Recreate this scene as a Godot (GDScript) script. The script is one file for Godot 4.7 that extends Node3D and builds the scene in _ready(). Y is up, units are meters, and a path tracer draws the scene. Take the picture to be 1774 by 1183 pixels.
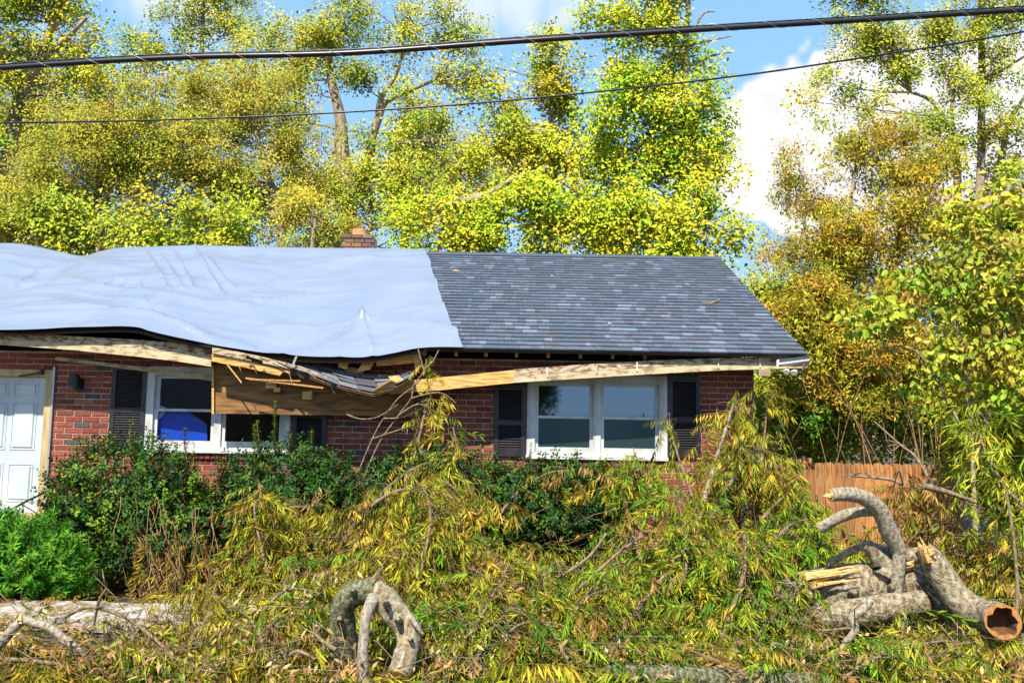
extends Node3D

const FOCAL := 1415.0
const EYE := Vector3(0, 1.95, 0)
const WALL_Z := -10.25
const EAVE_Z := -9.7
const RIDGE_Z := -13.75
const RIDGE_Y := 4.69
const COURSE := 0.0712
const BRICK := 0.218
const LIGHTWARD := Vector3(-0.08, 0.62, 0.78)   # leaves face the open, sunny side of the wood

var turn: Basis
var rng := RandomNumberGenerator.new()
var lump := FastNoiseLite.new()
var M := {}
var used_names := {}
var quick := false

# ---------------------------------------------------------------- mesh builder
class MB:
	var v := PackedVector3Array()
	var n := PackedVector3Array()
	var c := PackedColorArray()
	var ix := PackedInt32Array()
	func tri(a: Vector3, b: Vector3, d: Vector3, col := Color.WHITE):
		var nn := (b - a).cross(d - a).normalized()
		var k := v.size()
		v.append(a); v.append(b); v.append(d)
		for i in 3:
			n.append(nn); c.append(col)
		ix.append(k); ix.append(k + 2); ix.append(k + 1)
	func quad(a: Vector3, b: Vector3, d: Vector3, e: Vector3, col := Color.WHITE):
		var nn := (b - a).cross(d - a).normalized()
		if nn == Vector3.ZERO: nn = (d - a).cross(e - a).normalized()
		var k := v.size()
		v.append(a); v.append(b); v.append(d); v.append(e)
		for i in 4:
			n.append(nn); c.append(col)
		ix.append(k); ix.append(k + 2); ix.append(k + 1)
		ix.append(k); ix.append(k + 3); ix.append(k + 2)
	# eight corners: 0-3 bottom (x-z-, x+z-, x+z+, x-z+), 4-7 top
	func hexa(p: Array, col := Color.WHITE):
		quad(p[3], p[2], p[6], p[7], col)
		quad(p[1], p[0], p[4], p[5], col)
		quad(p[2], p[1], p[5], p[6], col)
		quad(p[0], p[3], p[7], p[4], col)
		quad(p[7], p[6], p[5], p[4], col)
		quad(p[0], p[1], p[2], p[3], col)
	func box(tf: Transform3D, s: Vector3, col := Color.WHITE):
		var h := s * 0.5
		var p := []
		for y in [-1, 1]:
			for q in [[-1, -1], [1, -1], [1, 1], [-1, 1]]:
				p.append(tf * Vector3(q[0] * h.x, y * h.y, q[1] * h.z))
		hexa(p, col)
	func span(a: Vector3, b: Vector3, col := Color.WHITE):
		box(Transform3D(Basis(), (a + b) * 0.5), (b - a).abs(), col)
	# box with chamfered edges on the +z face
	func brick(tf: Transform3D, s: Vector3, ch: float, col := Color.WHITE):
		var h := s * 0.5
		var f := []
		var o := []
		var b := []
		for q in [[-1, -1], [1, -1], [1, 1], [-1, 1]]:
			f.append(tf * Vector3(q[0] * (h.x - ch), q[1] * (h.y - ch), h.z))
			o.append(tf * Vector3(q[0] * h.x, q[1] * h.y, h.z - ch))
			b.append(tf * Vector3(q[0] * h.x, q[1] * h.y, -h.z))
		quad(f[0], f[1], f[2], f[3], col)
		for i in 4:
			var j := (i + 1) % 4
			quad(o[i], o[j], f[j], f[i], col)
			quad(b[i], b[j], o[j], o[i], col)
	# plank along a path: width vector w, thickness vector t, constant section
	func plank(a: Vector3, b: Vector3, w: Vector3, t: Vector3, col := Color.WHITE):
		var p := [a - w - t, b - w - t, b - w + t, a - w + t, a + w - t, b + w - t, b + w + t, a + w + t]
		hexa(p, col)
	func tube(pts: Array, radii: Array, sides: int, col := Color.WHITE, cap := true, noise: FastNoiseLite = null, amp := 0.0, col_end := Color.WHITE):
		var m := pts.size()
		var start := v.size()
		var side := Vector3.ZERO
		for i in m:
			var dir: Vector3 = (pts[mini(i + 1, m - 1)] - pts[maxi(i - 1, 0)]).normalized()
			if i == 0:
				side = dir.cross(Vector3.UP if absf(dir.y) < 0.9 else Vector3.RIGHT).normalized()
			else:
				side = (side - dir * side.dot(dir)).normalized()
			var up := side.cross(dir)
			for j in sides:
				var a := TAU * j / sides
				var o := side * cos(a) + up * sin(a)
				var r: float = radii[i]
				if noise: r *= 1.0 + amp * (noise.get_noise_3dv((pts[i] + o * r) * 75.0) * 1.6 + noise.get_noise_3dv((pts[i] + o * r) * 260.0) * 0.7)
				v.append(pts[i] + o * r); n.append(o); c.append(col)
		for i in m - 1:
			for j in sides:
				var a := start + i * sides + j
				var b := start + i * sides + (j + 1) % sides
				ix.append(a); ix.append(b); ix.append(a + sides)
				ix.append(b); ix.append(b + sides); ix.append(a + sides)
		if cap:
			for e in [0, m - 1]:
				var dir: Vector3 = (pts[1] - pts[0]).normalized() * -1.0 if e == 0 else (pts[m - 1] - pts[m - 2]).normalized()
				var k := v.size()
				v.append(pts[e]); n.append(dir); c.append(col_end)
				for j in sides:
					v.append(v[start + e * sides + j]); n.append(dir); c.append(col_end)
				for j in sides:
					if e != 0:
						ix.append(k); ix.append(k + 1 + j); ix.append(k + 1 + (j + 1) % sides)
					else:
						ix.append(k); ix.append(k + 1 + (j + 1) % sides); ix.append(k + 1 + j)
	# flat ring round an axis, and the wall of a hole going back from it
	func hole(o: Vector3, dir: Vector3, r0: float, r1: float, deep: float, wob: float, rim: bool, col := Color.WHITE):
		var side := dir.cross(Vector3.UP if absf(dir.y) < 0.9 else Vector3.RIGHT).normalized()
		var up := side.cross(dir)
		for j in 20:
			var q := []
			for k in [j, j + 1]:
				var an: float = TAU * k / 20.0
				var e := side * cos(an) + up * sin(an)
				var w: float = 1.0 + wob * sin(k % 20 * 2.1) + wob * 0.7 * sin(k % 20 * 5.3 + 1.0)
				q.append([o + e * r0, o + e * r1 * w + dir * wob * 0.04 * sin(k % 20 * 3.7), o + e * r1 * w * 0.8 - dir * deep])
			if rim: quad(q[1][0], q[0][0], q[0][1], q[1][1], col)
			else:
				quad(q[1][1], q[0][1], q[0][2], q[1][2], col)
				tri(q[1][2], q[0][2], o - dir * (deep + 0.01), col)
	# grid of points rows x cols with smooth normals
	func grid(p: Array, rows: int, cols: int, col := Color.WHITE):
		var start := v.size()
		for i in rows:
			for j in cols:
				v.append(p[i * cols + j])
				var dx: Vector3 = p[i * cols + mini(j + 1, cols - 1)] - p[i * cols + maxi(j - 1, 0)]
				var dy: Vector3 = p[mini(i + 1, rows - 1) * cols + j] - p[maxi(i - 1, 0) * cols + j]
				n.append(dx.cross(dy).normalized()); c.append(col)
		for i in rows - 1:
			for j in cols - 1:
				var a := start + i * cols + j
				ix.append(a); ix.append(a + cols); ix.append(a + 1)
				ix.append(a + 1); ix.append(a + cols); ix.append(a + cols + 1)
	# one leaf: two or four faces folded along the midrib
	func leaf(b: Vector3, dir: Vector3, up: Vector3, l: float, w: float, col: Color, droop := 0.0, wide := 0.42):
		var side := dir.cross(up).normalized() * w * 0.5
		var lift := up.normalized() * w * 0.18
		var mid := b + dir * l * wide
		var tip := b + dir * l - Vector3(0, droop * l, 0)
		tri(b, mid + side + lift, tip, col)
		tri(b, tip, mid - side + lift, col)
	func leaf_round(b: Vector3, dir: Vector3, up: Vector3, l: float, w: float, col: Color):
		var side := dir.cross(up).normalized() * w * 0.5
		var lift := up.normalized() * w * 0.12
		var tip := b + dir * l - up * l * 0.12
		var pr := [[0.04, 0.45], [0.22, 0.92], [0.45, 1.0], [0.72, 0.62]]
		var mids := [b, b + dir * l * 0.22, b + dir * l * 0.45, b + dir * l * 0.72]
		for s in [1.0, -1.0]:
			var last := b
			for i in 4:
				var q: Vector3 = b + dir * l * pr[i][0] + side * s * pr[i][1] + lift * pr[i][1]
				if s > 0: tri(mids[i], last, q, col)
				else: tri(mids[i], q, last, col)
				if i < 3:
					if s > 0: tri(mids[i], q, mids[i + 1], col)
					else: tri(mids[i], mids[i + 1], q, col)
				last = q
			if s > 0: tri(mids[3], last, tip, col)
			else: tri(mids[3], tip, last, col)
	func mesh() -> ArrayMesh:
		var a := []
		a.resize(Mesh.ARRAY_MAX)
		a[Mesh.ARRAY_VERTEX] = v
		a[Mesh.ARRAY_NORMAL] = n
		a[Mesh.ARRAY_COLOR] = c
		a[Mesh.ARRAY_INDEX] = ix
		var m := ArrayMesh.new()
		m.add_surface_from_arrays(Mesh.PRIMITIVE_TRIANGLES, a)
		return m

# ---------------------------------------------------------------- helpers
func at(u: float, y: float, d: float) -> Vector3:   # the point d metres north of the camera that the lens shows at that place
	var q := turn * Vector3((u - 887.0) / FOCAL, -(y - 591.5) / FOCAL, -1.0)
	return EYE + q * (d / -q.z)
func px(p: Vector3) -> Vector2:
	var q := turn.inverse() * (p - EYE)
	return Vector2(887.0 + FOCAL * q.x / -q.z, 591.5 - FOCAL * q.y / -q.z)
func size_at(s: float, d: float) -> float: return s * d / FOCAL
func sr(r: float, g: float, b: float) -> Color: return Color(r, g, b).linear_to_srgb()
func rf(a: float, b: float) -> float: return rng.randf_range(a, b)
func rdir() -> Vector3:
	return Vector3(rng.randfn(), rng.randfn(), rng.randfn()).normalized()
func pick(a: Array): return a[rng.randi() % a.size()]
func curve(tab: Array, x: float) -> float:
	if x <= tab[0][0]: return tab[0][1]
	for i in tab.size() - 1:
		if x <= tab[i + 1][0]:
			var t: float = (x - tab[i][0]) / (tab[i + 1][0] - tab[i][0])
			return lerpf(tab[i][1], tab[i + 1][1], t)
	return tab[-1][1]
func smooth_path(pts: Array, per := 6) -> Array:
	var out := []
	var m := pts.size()
	for i in m - 1:
		var a: Variant = pts[maxi(i - 1, 0)]
		var b: Variant = pts[i]
		var c2: Variant = pts[i + 1]
		var d: Variant = pts[mini(i + 2, m - 1)]
		for k in per:
			var t := float(k) / per
			if b is Vector3: out.append(b.cubic_interpolate(c2, a, d, t))
			else: out.append(cubic_interpolate(b, c2, a, d, t))
	out.append(pts[-1])
	return out
func numbered(s: String) -> String:
	var k: int = used_names.get(s, 0)
	used_names[s] = k + 1
	return s if k == 0 else "%s_%03d" % [s, k]
func tag(o: Node, label := "", category := "", group := "", kind := ""):
	if label: o.set_meta("label", label)
	if category: o.set_meta("category", category)
	if group: o.set_meta("group", group)
	if kind: o.set_meta("kind", kind)
func thing(called: String, label: String, category: String, where := Vector3.ZERO, group := "") -> Node3D:
	var o := Node3D.new()
	o.name = numbered(called)
	add_child(o)
	o.position = where
	tag(o, label, category, group)
	return o
# a mesh built in world coordinates, hung under a parent (whose own turn is none)
func part(called: String, mb, m: Material, parent: Node = self, label := "") -> MeshInstance3D:
	var o := MeshInstance3D.new()
	o.mesh = mb.mesh() if mb is MB else mb
	o.material_override = m
	if parent == self:
		o.name = numbered(called)
		add_child(o)
	else:
		o.name = called
		parent.add_child(o, true)
		var q: Node = parent
		var off := Vector3.ZERO
		while q != self:
			off += q.position
			q = q.get_parent()
		o.position = -off
	if label: o.set_meta("label", label)
	return o
func sprays(called: String, mesh: Mesh, tfs: Array, cols: Array, m: Material, parent: Node, kind := "") -> MultiMeshInstance3D:
	var mm := MultiMesh.new()
	mm.transform_format = MultiMesh.TRANSFORM_3D
	mm.use_colors = true
	mm.mesh = mesh
	mm.instance_count = tfs.size()
	var off := Vector3.ZERO
	if parent != self: off = parent.position
	for i in tfs.size():
		var t: Transform3D = tfs[i]
		t.origin -= off
		mm.set_instance_transform(i, t)
		mm.set_instance_color(i, cols[i])
	var o := MultiMeshInstance3D.new()
	o.multimesh = mm
	o.material_override = m
	o.name = numbered(called) if parent == self else called
	parent.add_child(o, true)
	if kind: o.set_meta("kind", kind)
	return o
func noise_image(sd: int, freq: float, size: int, oct := 4, type := FastNoiseLite.TYPE_SIMPLEX_SMOOTH) -> Image:
	var f := FastNoiseLite.new()
	f.seed = sd
	f.frequency = freq
	f.noise_type = type
	f.fractal_octaves = oct
	return f.get_seamless_image(size, size)
func ramp_texture(im: Image, stops: Array) -> ImageTexture:   # stops: [position, linear colour]
	var lut := []
	for i in 256:
		var x := i / 255.0
		var col: Color = stops[-1][1]
		if x <= stops[0][0]: col = stops[0][1]
		else:
			for k in stops.size() - 1:
				if x <= stops[k + 1][0]:
					col = stops[k][1].lerp(stops[k + 1][1], (x - stops[k][0]) / (stops[k + 1][0] - stops[k][0]))
					break
		lut.append(col.linear_to_srgb())
	var w := im.get_width()
	var h := im.get_height()
	var src := im.get_data()
	var dst := PackedByteArray()
	dst.resize(w * h * 3)
	for i in w * h:
		var col: Color = lut[src[i]]
		dst[i * 3] = col.r8
		dst[i * 3 + 1] = col.g8
		dst[i * 3 + 2] = col.b8
	return ImageTexture.create_from_image(Image.create_from_data(w, h, false, Image.FORMAT_RGB8, dst))
func mat(col: Color, rough := 0.8, spec := 0.5) -> StandardMaterial3D:
	var m := StandardMaterial3D.new()
	m.albedo_color = col
	m.roughness = rough
	m.metallic_specular = spec
	return m
func tex_mat(tex: Texture2D, scale: Vector3, rough := 0.85, world := true, bump: Texture2D = null, bump_cm := 0.4, tint := false) -> StandardMaterial3D:
	var m := mat(Color.WHITE, rough)
	m.albedo_texture = tex
	m.uv1_triplanar = true
	m.uv1_world_triplanar = world
	m.uv1_scale = scale
	if bump:
		m.heightmap_enabled = true
		m.heightmap_texture = bump
		m.heightmap_scale = bump_cm
	m.vertex_color_use_as_albedo = tint
	return m
func leaf_mat(rough: float, through: float) -> StandardMaterial3D:
	var m := mat(Color.WHITE, rough, 0.25)
	m.vertex_color_use_as_albedo = true
	m.cull_mode = BaseMaterial3D.CULL_DISABLED
	m.backlight_enabled = true
	m.backlight = Color(through, through, through * 0.6)
	return m

func rough_seed() -> FastNoiseLite:
	var f := FastNoiseLite.new()
	f.seed = 61
	f.frequency = 0.012
	f.fractal_octaves = 6
	f.fractal_gain = 0.65
	return f

func make_materials():
	var fine := noise_image(3, 0.03, 256, 4)
	var mid := noise_image(5, 0.012, 256, 5)
	var cell := noise_image(7, 0.05, 256, 3, FastNoiseLite.TYPE_CELLULAR)
	var fine_t := ImageTexture.create_from_image(fine)
	var cell_t := ImageTexture.create_from_image(cell)
	var g := func(x: float) -> Color: return Color(x, x, x)
	# brick faces: tone comes from the vertex colour, the texture is mottling
	M.brick = tex_mat(ramp_texture(fine, [[0.2, Color(0.6, 0.55, 0.55)], [0.5, Color(0.9, 0.88, 0.88)], [0.8, Color(1.0, 1.0, 1.0)]]), Vector3(2.2, 5.0, 2.2), 0.9, true, fine_t, 0.25, true)
	M.mortar = tex_mat(ramp_texture(mid, [[0.25, Color(0.33, 0.28, 0.22)], [0.7, Color(0.50, 0.43, 0.35)]]), Vector3(1.7, 1.7, 1.7), 0.95, true, fine_t, 0.3)
	M.shingle = tex_mat(ramp_texture(fine, [[0.2, Color(0.72, 0.72, 0.74)], [0.75, Color(1, 1, 1)]]), Vector3(5, 5, 5), 0.9, true, cell_t, 0.15, true)
	M.white = tex_mat(ramp_texture(mid, [[0.2, Color(0.42, 0.43, 0.42)], [0.55, Color(0.54, 0.56, 0.57)], [0.85, Color(0.60, 0.62, 0.63)]]), Vector3(1.2, 0.5, 1.2), 0.45)
	M.door = tex_mat(ramp_texture(mid, [[0.2, Color(0.40, 0.47, 0.53)], [0.8, Color(0.50, 0.57, 0.63)]]), Vector3(0.6, 0.4, 0.6), 0.4)
	M.tan = tex_mat(ramp_texture(mid, [[0.2, Color(0.34, 0.25, 0.12)], [0.8, Color(0.52, 0.40, 0.20)]]), Vector3(3, 0.5, 3), 0.6)
	M.shutter = tex_mat(ramp_texture(mid, [[0.2, Color(0.015, 0.0135, 0.018)], [0.8, Color(0.030, 0.027, 0.034)]]), Vector3(2, 2, 2), 0.42)
	M.dark_metal = mat(sr(0.012, 0.012, 0.014), 0.4)
	var li2 := rough_seed().get_seamless_image(512, 512)
	# painted fascia boards, paint partly gone to grey and brown wood
	M.cream = tex_mat(ramp_texture(li2, [[0.25, Color(0.25, 0.19, 0.11)], [0.4, Color(0.43, 0.35, 0.21)], [0.6, Color(0.50, 0.42, 0.26)], [0.8, Color(0.56, 0.48, 0.32)]]), Vector3(0.7, 1.6, 1.6), 0.7, true, fine_t, 0.2)
	M.weathered = tex_mat(ramp_texture(li2, [[0.25, Color(0.10, 0.065, 0.04)], [0.42, Color(0.28, 0.20, 0.12)], [0.56, Color(0.44, 0.35, 0.23)], [0.8, Color(0.54, 0.46, 0.33)]]), Vector3(1.0, 2.6, 2.6), 0.85, true, fine_t, 0.3)
	var grain := noise_image(17, 0.02, 256, 5)
	M.lumber = tex_mat(ramp_texture(grain, [[0.25, Color(0.38, 0.19, 0.05)], [0.5, Color(0.60, 0.36, 0.11)], [0.8, Color(0.70, 0.47, 0.18)]]), Vector3(0.6, 7, 7), 0.75, true, ImageTexture.create_from_image(grain), 0.15)
	M.plywood = tex_mat(ramp_texture(grain, [[0.2, Color(0.11, 0.048, 0.016)], [0.45, Color(0.20, 0.095, 0.030)], [0.8, Color(0.29, 0.155, 0.055)]]), Vector3(0.4, 2.6, 2.6), 0.8, true, ImageTexture.create_from_image(grain), 0.15)
	M.soffit = tex_mat(ramp_texture(mid, [[0.2, Color(0.26, 0.20, 0.13)], [0.8, Color(0.40, 0.32, 0.21)]]), Vector3(0.6, 2, 2), 0.8)
	M.rafter = tex_mat(ramp_texture(grain, [[0.2, Color(0.28, 0.13, 0.04)], [0.8, Color(0.55, 0.31, 0.10)]]), Vector3(6, 6, 1), 0.8)
	M.fresh = tex_mat(ramp_texture(grain, [[0.2, Color(0.55, 0.25, 0.06)], [0.5, Color(0.72, 0.45, 0.16)], [0.8, Color(0.82, 0.62, 0.30)]]), Vector3(2.5, 9, 9), 0.8, true, ImageTexture.create_from_image(grain), 0.4)
	M.fence = tex_mat(ramp_texture(grain, [[0.2, Color(0.24, 0.10, 0.035)], [0.5, Color(0.46, 0.205, 0.07)], [0.8, Color(0.56, 0.28, 0.11)]]), Vector3(7, 0.55, 7), 0.8, true, null, 0.0, true)
	M.felt = tex_mat(ramp_texture(fine, [[0.2, Color(0.03, 0.03, 0.034)], [0.8, Color(0.06, 0.06, 0.066)]]), Vector3(3, 3, 3), 0.9)
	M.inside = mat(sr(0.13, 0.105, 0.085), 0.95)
	var grain0 := noise_image(19, 0.02, 256, 4)
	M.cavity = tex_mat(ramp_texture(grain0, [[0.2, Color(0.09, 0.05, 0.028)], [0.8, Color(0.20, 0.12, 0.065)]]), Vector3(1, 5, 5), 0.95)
	# bark: brown-grey ground with pale lichen patches
	var rough_noise := FastNoiseLite.new()
	rough_noise.seed = 23
	rough_noise.frequency = 0.009
	rough_noise.fractal_octaves = 7
	rough_noise.fractal_gain = 0.68
	rough_noise.fractal_lacunarity = 2.2
	var li := rough_noise.get_seamless_image(512, 512)
	M.bark = tex_mat(ramp_texture(li, [[0.2, Color(0.042, 0.027, 0.015)], [0.36, Color(0.129, 0.087, 0.048)], [0.47, Color(0.220, 0.160, 0.091)], [0.55, Color(0.274, 0.217, 0.133)], [0.62, Color(0.319, 0.312, 0.220)], [0.82, Color(0.410, 0.426, 0.350)]]), Vector3(3.4, 3.4, 3.4), 0.95, true, ImageTexture.create_from_image(li), 1.8)
	M.moss_bark = tex_mat(ramp_texture(li, [[0.2, Color(0.027, 0.021, 0.012)], [0.38, Color(0.065, 0.061, 0.023)], [0.5, Color(0.114, 0.118, 0.042)], [0.6, Color(0.205, 0.213, 0.122)], [0.8, Color(0.319, 0.342, 0.274)]]), Vector3(4.8, 4.8, 4.8), 0.95, true, ImageTexture.create_from_image(li), 2.0)
	M.pale_bark = tex_mat(ramp_texture(li, [[0.22, Color(0.084, 0.061, 0.038)], [0.42, Color(0.198, 0.160, 0.106)], [0.55, Color(0.289, 0.262, 0.201)], [0.8, Color(0.410, 0.395, 0.342)]]), Vector3(5.0, 5.0, 5.0), 0.9, true, ImageTexture.create_from_image(li), 0.8)
	M.trunk = tex_mat(ramp_texture(li, [[0.25, Color(0.13, 0.095, 0.06)], [0.5, Color(0.30, 0.235, 0.155)], [0.75, Color(0.46, 0.39, 0.28)]]), Vector3(1.6, 0.8, 1.6), 0.95, true, ImageTexture.create_from_image(li), 1.5)
	M.twig = tex_mat(ramp_texture(li, [[0.3, Color(0.085, 0.055, 0.03)], [0.7, Color(0.27, 0.20, 0.13)]]), Vector3(4, 4, 4), 0.9)
	M.vine = tex_mat(ramp_texture(li, [[0.3, Color(0.20, 0.115, 0.05)], [0.7, Color(0.42, 0.27, 0.12)]]), Vector3(4, 4, 4), 0.9)
	M.cut_end = tex_mat(ramp_texture(cell, [[0.1, Color(0.50, 0.24, 0.07)], [0.5, Color(0.70, 0.42, 0.16)], [0.9, Color(0.78, 0.54, 0.25)]]), Vector3(5, 5, 5), 0.85, true, null, 0.0, true)
	M.rot = mat(sr(0.11, 0.05, 0.02), 0.95)
	M.leaf = leaf_mat(0.55, 0.35)
	M.glossy_leaf = leaf_mat(0.42, 0.3)
	M.dry_leaf = leaf_mat(0.6, 0.35)
	var tarp := tex_mat(ramp_texture(mid, [[0.2, Color(0.175, 0.218, 0.32)], [0.8, Color(0.20, 0.245, 0.345)]]), Vector3(0.35, 0.35, 0.35), 0.30)
	tarp.backlight_enabled = true
	tarp.backlight = Color(0.16, 0.16, 0.2)
	tarp.cull_mode = BaseMaterial3D.CULL_DISABLED
	M.tarp = tarp
	M.blue_tarp = mat(sr(0.004, 0.07, 0.62), 0.45)
	M.pale_blue = mat(sr(0.30, 0.55, 0.85), 0.5)
	# window glass: plain panes on the left, a coated mirror-blue pair on the right
	var glass := mat(Color(0.03, 0.035, 0.04, 0.12), 0.02, 0.2)
	glass.transparency = BaseMaterial3D.TRANSPARENCY_ALPHA
	M.glass = glass
	var coated := mat(sr(0.17, 0.195, 0.225), 0.03)
	coated.metallic = 1.0
	M.coated = coated
	M.coated_screen = mat(sr(0.035, 0.075, 0.085), 0.25)
	M.coated_screen.metallic = 0.55
	M.concrete = tex_mat(ramp_texture(mid, [[0.2, Color(0.20, 0.175, 0.15)], [0.5, Color(0.33, 0.30, 0.265)], [0.8, Color(0.40, 0.37, 0.33)]]), Vector3(1.2, 1.2, 1.2), 0.95, true, fine_t, 0.4)
	M.ground = tex_mat(ramp_texture(noise_image(31, 0.02, 512, 5), [[0.25, Color(0.022, 0.015, 0.009)], [0.45, Color(0.05, 0.034, 0.017)], [0.6, Color(0.085, 0.06, 0.028)], [0.8, Color(0.06, 0.065, 0.02)]]), Vector3(0.6, 0.6, 0.6), 0.95, true, fine_t, 1.5)
	M.cable = mat(sr(0.012, 0.012, 0.016), 0.35)
	M.steel = mat(sr(0.45, 0.46, 0.48), 0.4)
	M.steel.metallic = 0.6
	M.terracotta = tex_mat(ramp_texture(fine, [[0.2, Color(0.42, 0.18, 0.08)], [0.8, Color(0.60, 0.30, 0.15)]]), Vector3(2, 2, 2), 0.85)
	M.bulb = mat(sr(0.66, 0.66, 0.60), 0.25)
	M.bin = mat(sr(0.10, 0.17, 0.27), 0.55)

# ---------------------------------------------------------------- leaf sprays
var SP := {}
func shade(lo: float, hi: float) -> Color:
	var x := rf(lo, hi)
	return Color(x * rf(0.92, 1.08), x, x * rf(0.85, 1.1))
func make_sprays():
	var brown := Color(0.5, 0.38, 0.3)
	for k in 3:
		# broad leaves of the trees behind the house
		var a := MB.new()
		for i in 17:
			var p := rdir() * rf(0.05, 0.34)
			var d := (p.normalized() * 0.7 + rdir() * 0.7 + Vector3(0, -0.35, 0)).normalized()
			a.leaf(p, (d - LIGHTWARD * d.dot(LIGHTWARD) * 0.7).normalized(), (rdir() * 0.55 + LIGHTWARD).normalized(), rf(0.075, 0.125), rf(0.052, 0.086), shade(0.65, 1.15), 0.1, 0.45)
		SP["broad%d" % k] = a.mesh()
		# smaller leaves with fine twigs
		var b := MB.new()
		for i in 22:
			var p := rdir() * rf(0.04, 0.32)
			var d := (p.normalized() * 0.6 + rdir() * 0.8).normalized()
			b.leaf(p, (d - LIGHTWARD * d.dot(LIGHTWARD) * 0.7).normalized(), (rdir() * 0.6 + LIGHTWARD).normalized(), rf(0.055, 0.095), rf(0.032, 0.056), shade(0.6, 1.15), 0.1, 0.45)
		for i in 5:
			var q := rdir() * 0.24
			b.tube([Vector3(0, -0.1, 0), q], [0.004, 0.002], 3, Color(0.9, 0.75, 0.9), false)
		SP["small%d" % k] = b.mesh()
		# narrow willow-like leaves on a drooping twig
		var w := MB.new()
		var tw := []
		for i in 6:
			var x := i / 5.0
			tw.append(Vector3(0.36 * x, -0.10 * x * x, 0.03 * sin(x * 5.0 + k)))
		w.tube(tw, [0.0035, 0.003, 0.003, 0.0025, 0.002, 0.0015], 3, brown, false)
		for i in 20:
			var x := rf(0.05, 1.0)
			var p := Vector3(0.36 * x, -0.10 * x * x, 0.0)
			var s := 1.0 if i % 2 else -1.0
			var d := Vector3(rf(0.3, 1.0), rf(-0.9, 0.25), s * rf(0.1, 0.9)).normalized()
			w.leaf(p, d, (Vector3.UP + rdir() * 0.8).normalized(), rf(0.075, 0.135), rf(0.012, 0.021), shade(0.6, 1.2), rf(0.0, 0.3), rf(0.35, 0.5))
		SP["narrow%d" % k] = w.mesh()
		# the same wilted, leaves hanging straight down
		var wd := MB.new()
		wd.tube(tw, [0.0035, 0.003, 0.003, 0.0025, 0.002, 0.0015], 3, brown, false)
		for i in 22:
			var x := rf(0.05, 1.0)
			var p := Vector3(0.36 * x, -0.10 * x * x, 0.0)
			var d := Vector3(rf(-0.2, 0.5), rf(-1.1, -0.5), rf(-0.4, 0.4)).normalized()
			wd.leaf(p, d, rdir(), rf(0.08, 0.14), rf(0.011, 0.02), shade(0.6, 1.2), 0.0, rf(0.35, 0.5))
		SP["wilted%d" % k] = wd.mesh()
		# small glossy evergreen leaves of the hedge
		var h := MB.new()
		h.tube([Vector3.ZERO, Vector3(0, 0.2, 0)], [0.004, 0.002], 3, brown, false)
		for i in 26:
			var y := rf(0.0, 0.21)
			var ang := rf(0, TAU)
			var d := Vector3(cos(ang), rf(0.0, 0.9), sin(ang)).normalized()
			h.leaf(Vector3(0, y, 0) + d * 0.012, d, Vector3.UP, rf(0.035, 0.055), rf(0.018, 0.028), shade(0.65, 1.2), 0.0, 0.5)
		SP["holly%d" % k] = h.mesh()
		# upright fine leaves of the bright shrub
		var f := MB.new()
		for i in 26:
			var y := rf(0.0, 0.2)
			var ang := rf(0, TAU)
			var d := Vector3(cos(ang), rf(0.3, 1.3), sin(ang)).normalized()
			f.leaf(Vector3(0, y, 0), d, Vector3.UP, rf(0.05, 0.08), rf(0.010, 0.016), shade(0.65, 1.2), 0.0, 0.45)
		SP["fine%d" % k] = f.mesh()
		# long pointed leaves hanging from the orange tree
		var e := MB.new()
		for i in 16:
			var p := rdir() * rf(0.03, 0.22)
			var d := (rdir() * 0.6 + Vector3(0, -0.8, 0)).normalized()
			e.leaf(p, d, (rdir() * 0.7 + LIGHTWARD).normalized(), rf(0.07, 0.115), rf(0.022, 0.036), shade(0.55, 1.2), 0.0, 0.4)
		e.tube([Vector3(-0.2, 0.08, 0), Vector3(0.2, 0.0, 0.1)], [0.004, 0.003], 3, Color(0.7, 0.7, 0.9), false)
		SP["long%d" % k] = e.mesh()
		# large heart-shaped leaves
		var r := MB.new()
		r.tube([Vector3(-0.2, 0.0, 0), Vector3(0.0, 0.06, 0.02), Vector3(0.3, 0.02, 0)], [0.005, 0.004, 0.002], 4, Color(0.8, 0.6, 0.7), false)
		for i in 7:
			var x := -0.18 + 0.48 * i / 6.0
			var s := 1.0 if i % 2 else -1.0
			var d := Vector3(rf(-0.2, 0.7), rf(-1.0, -0.2), s * rf(0.2, 0.8) + 0.25).normalized()
			r.leaf_round(Vector3(x, 0.03, 0), d, Vector3(rf(-0.4, 0.4), 0.7, 0.8).normalized(), rf(0.10, 0.16), rf(0.09, 0.14), shade(0.7, 1.2))
		SP["heart%d" % k] = r.mesh()

func pal(a: Array) -> Color:
	var c: Color = pick(a)
	return Color(c.r * rf(0.85, 1.15), c.g * rf(0.85, 1.15), c.b * rf(0.8, 1.2))

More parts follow.
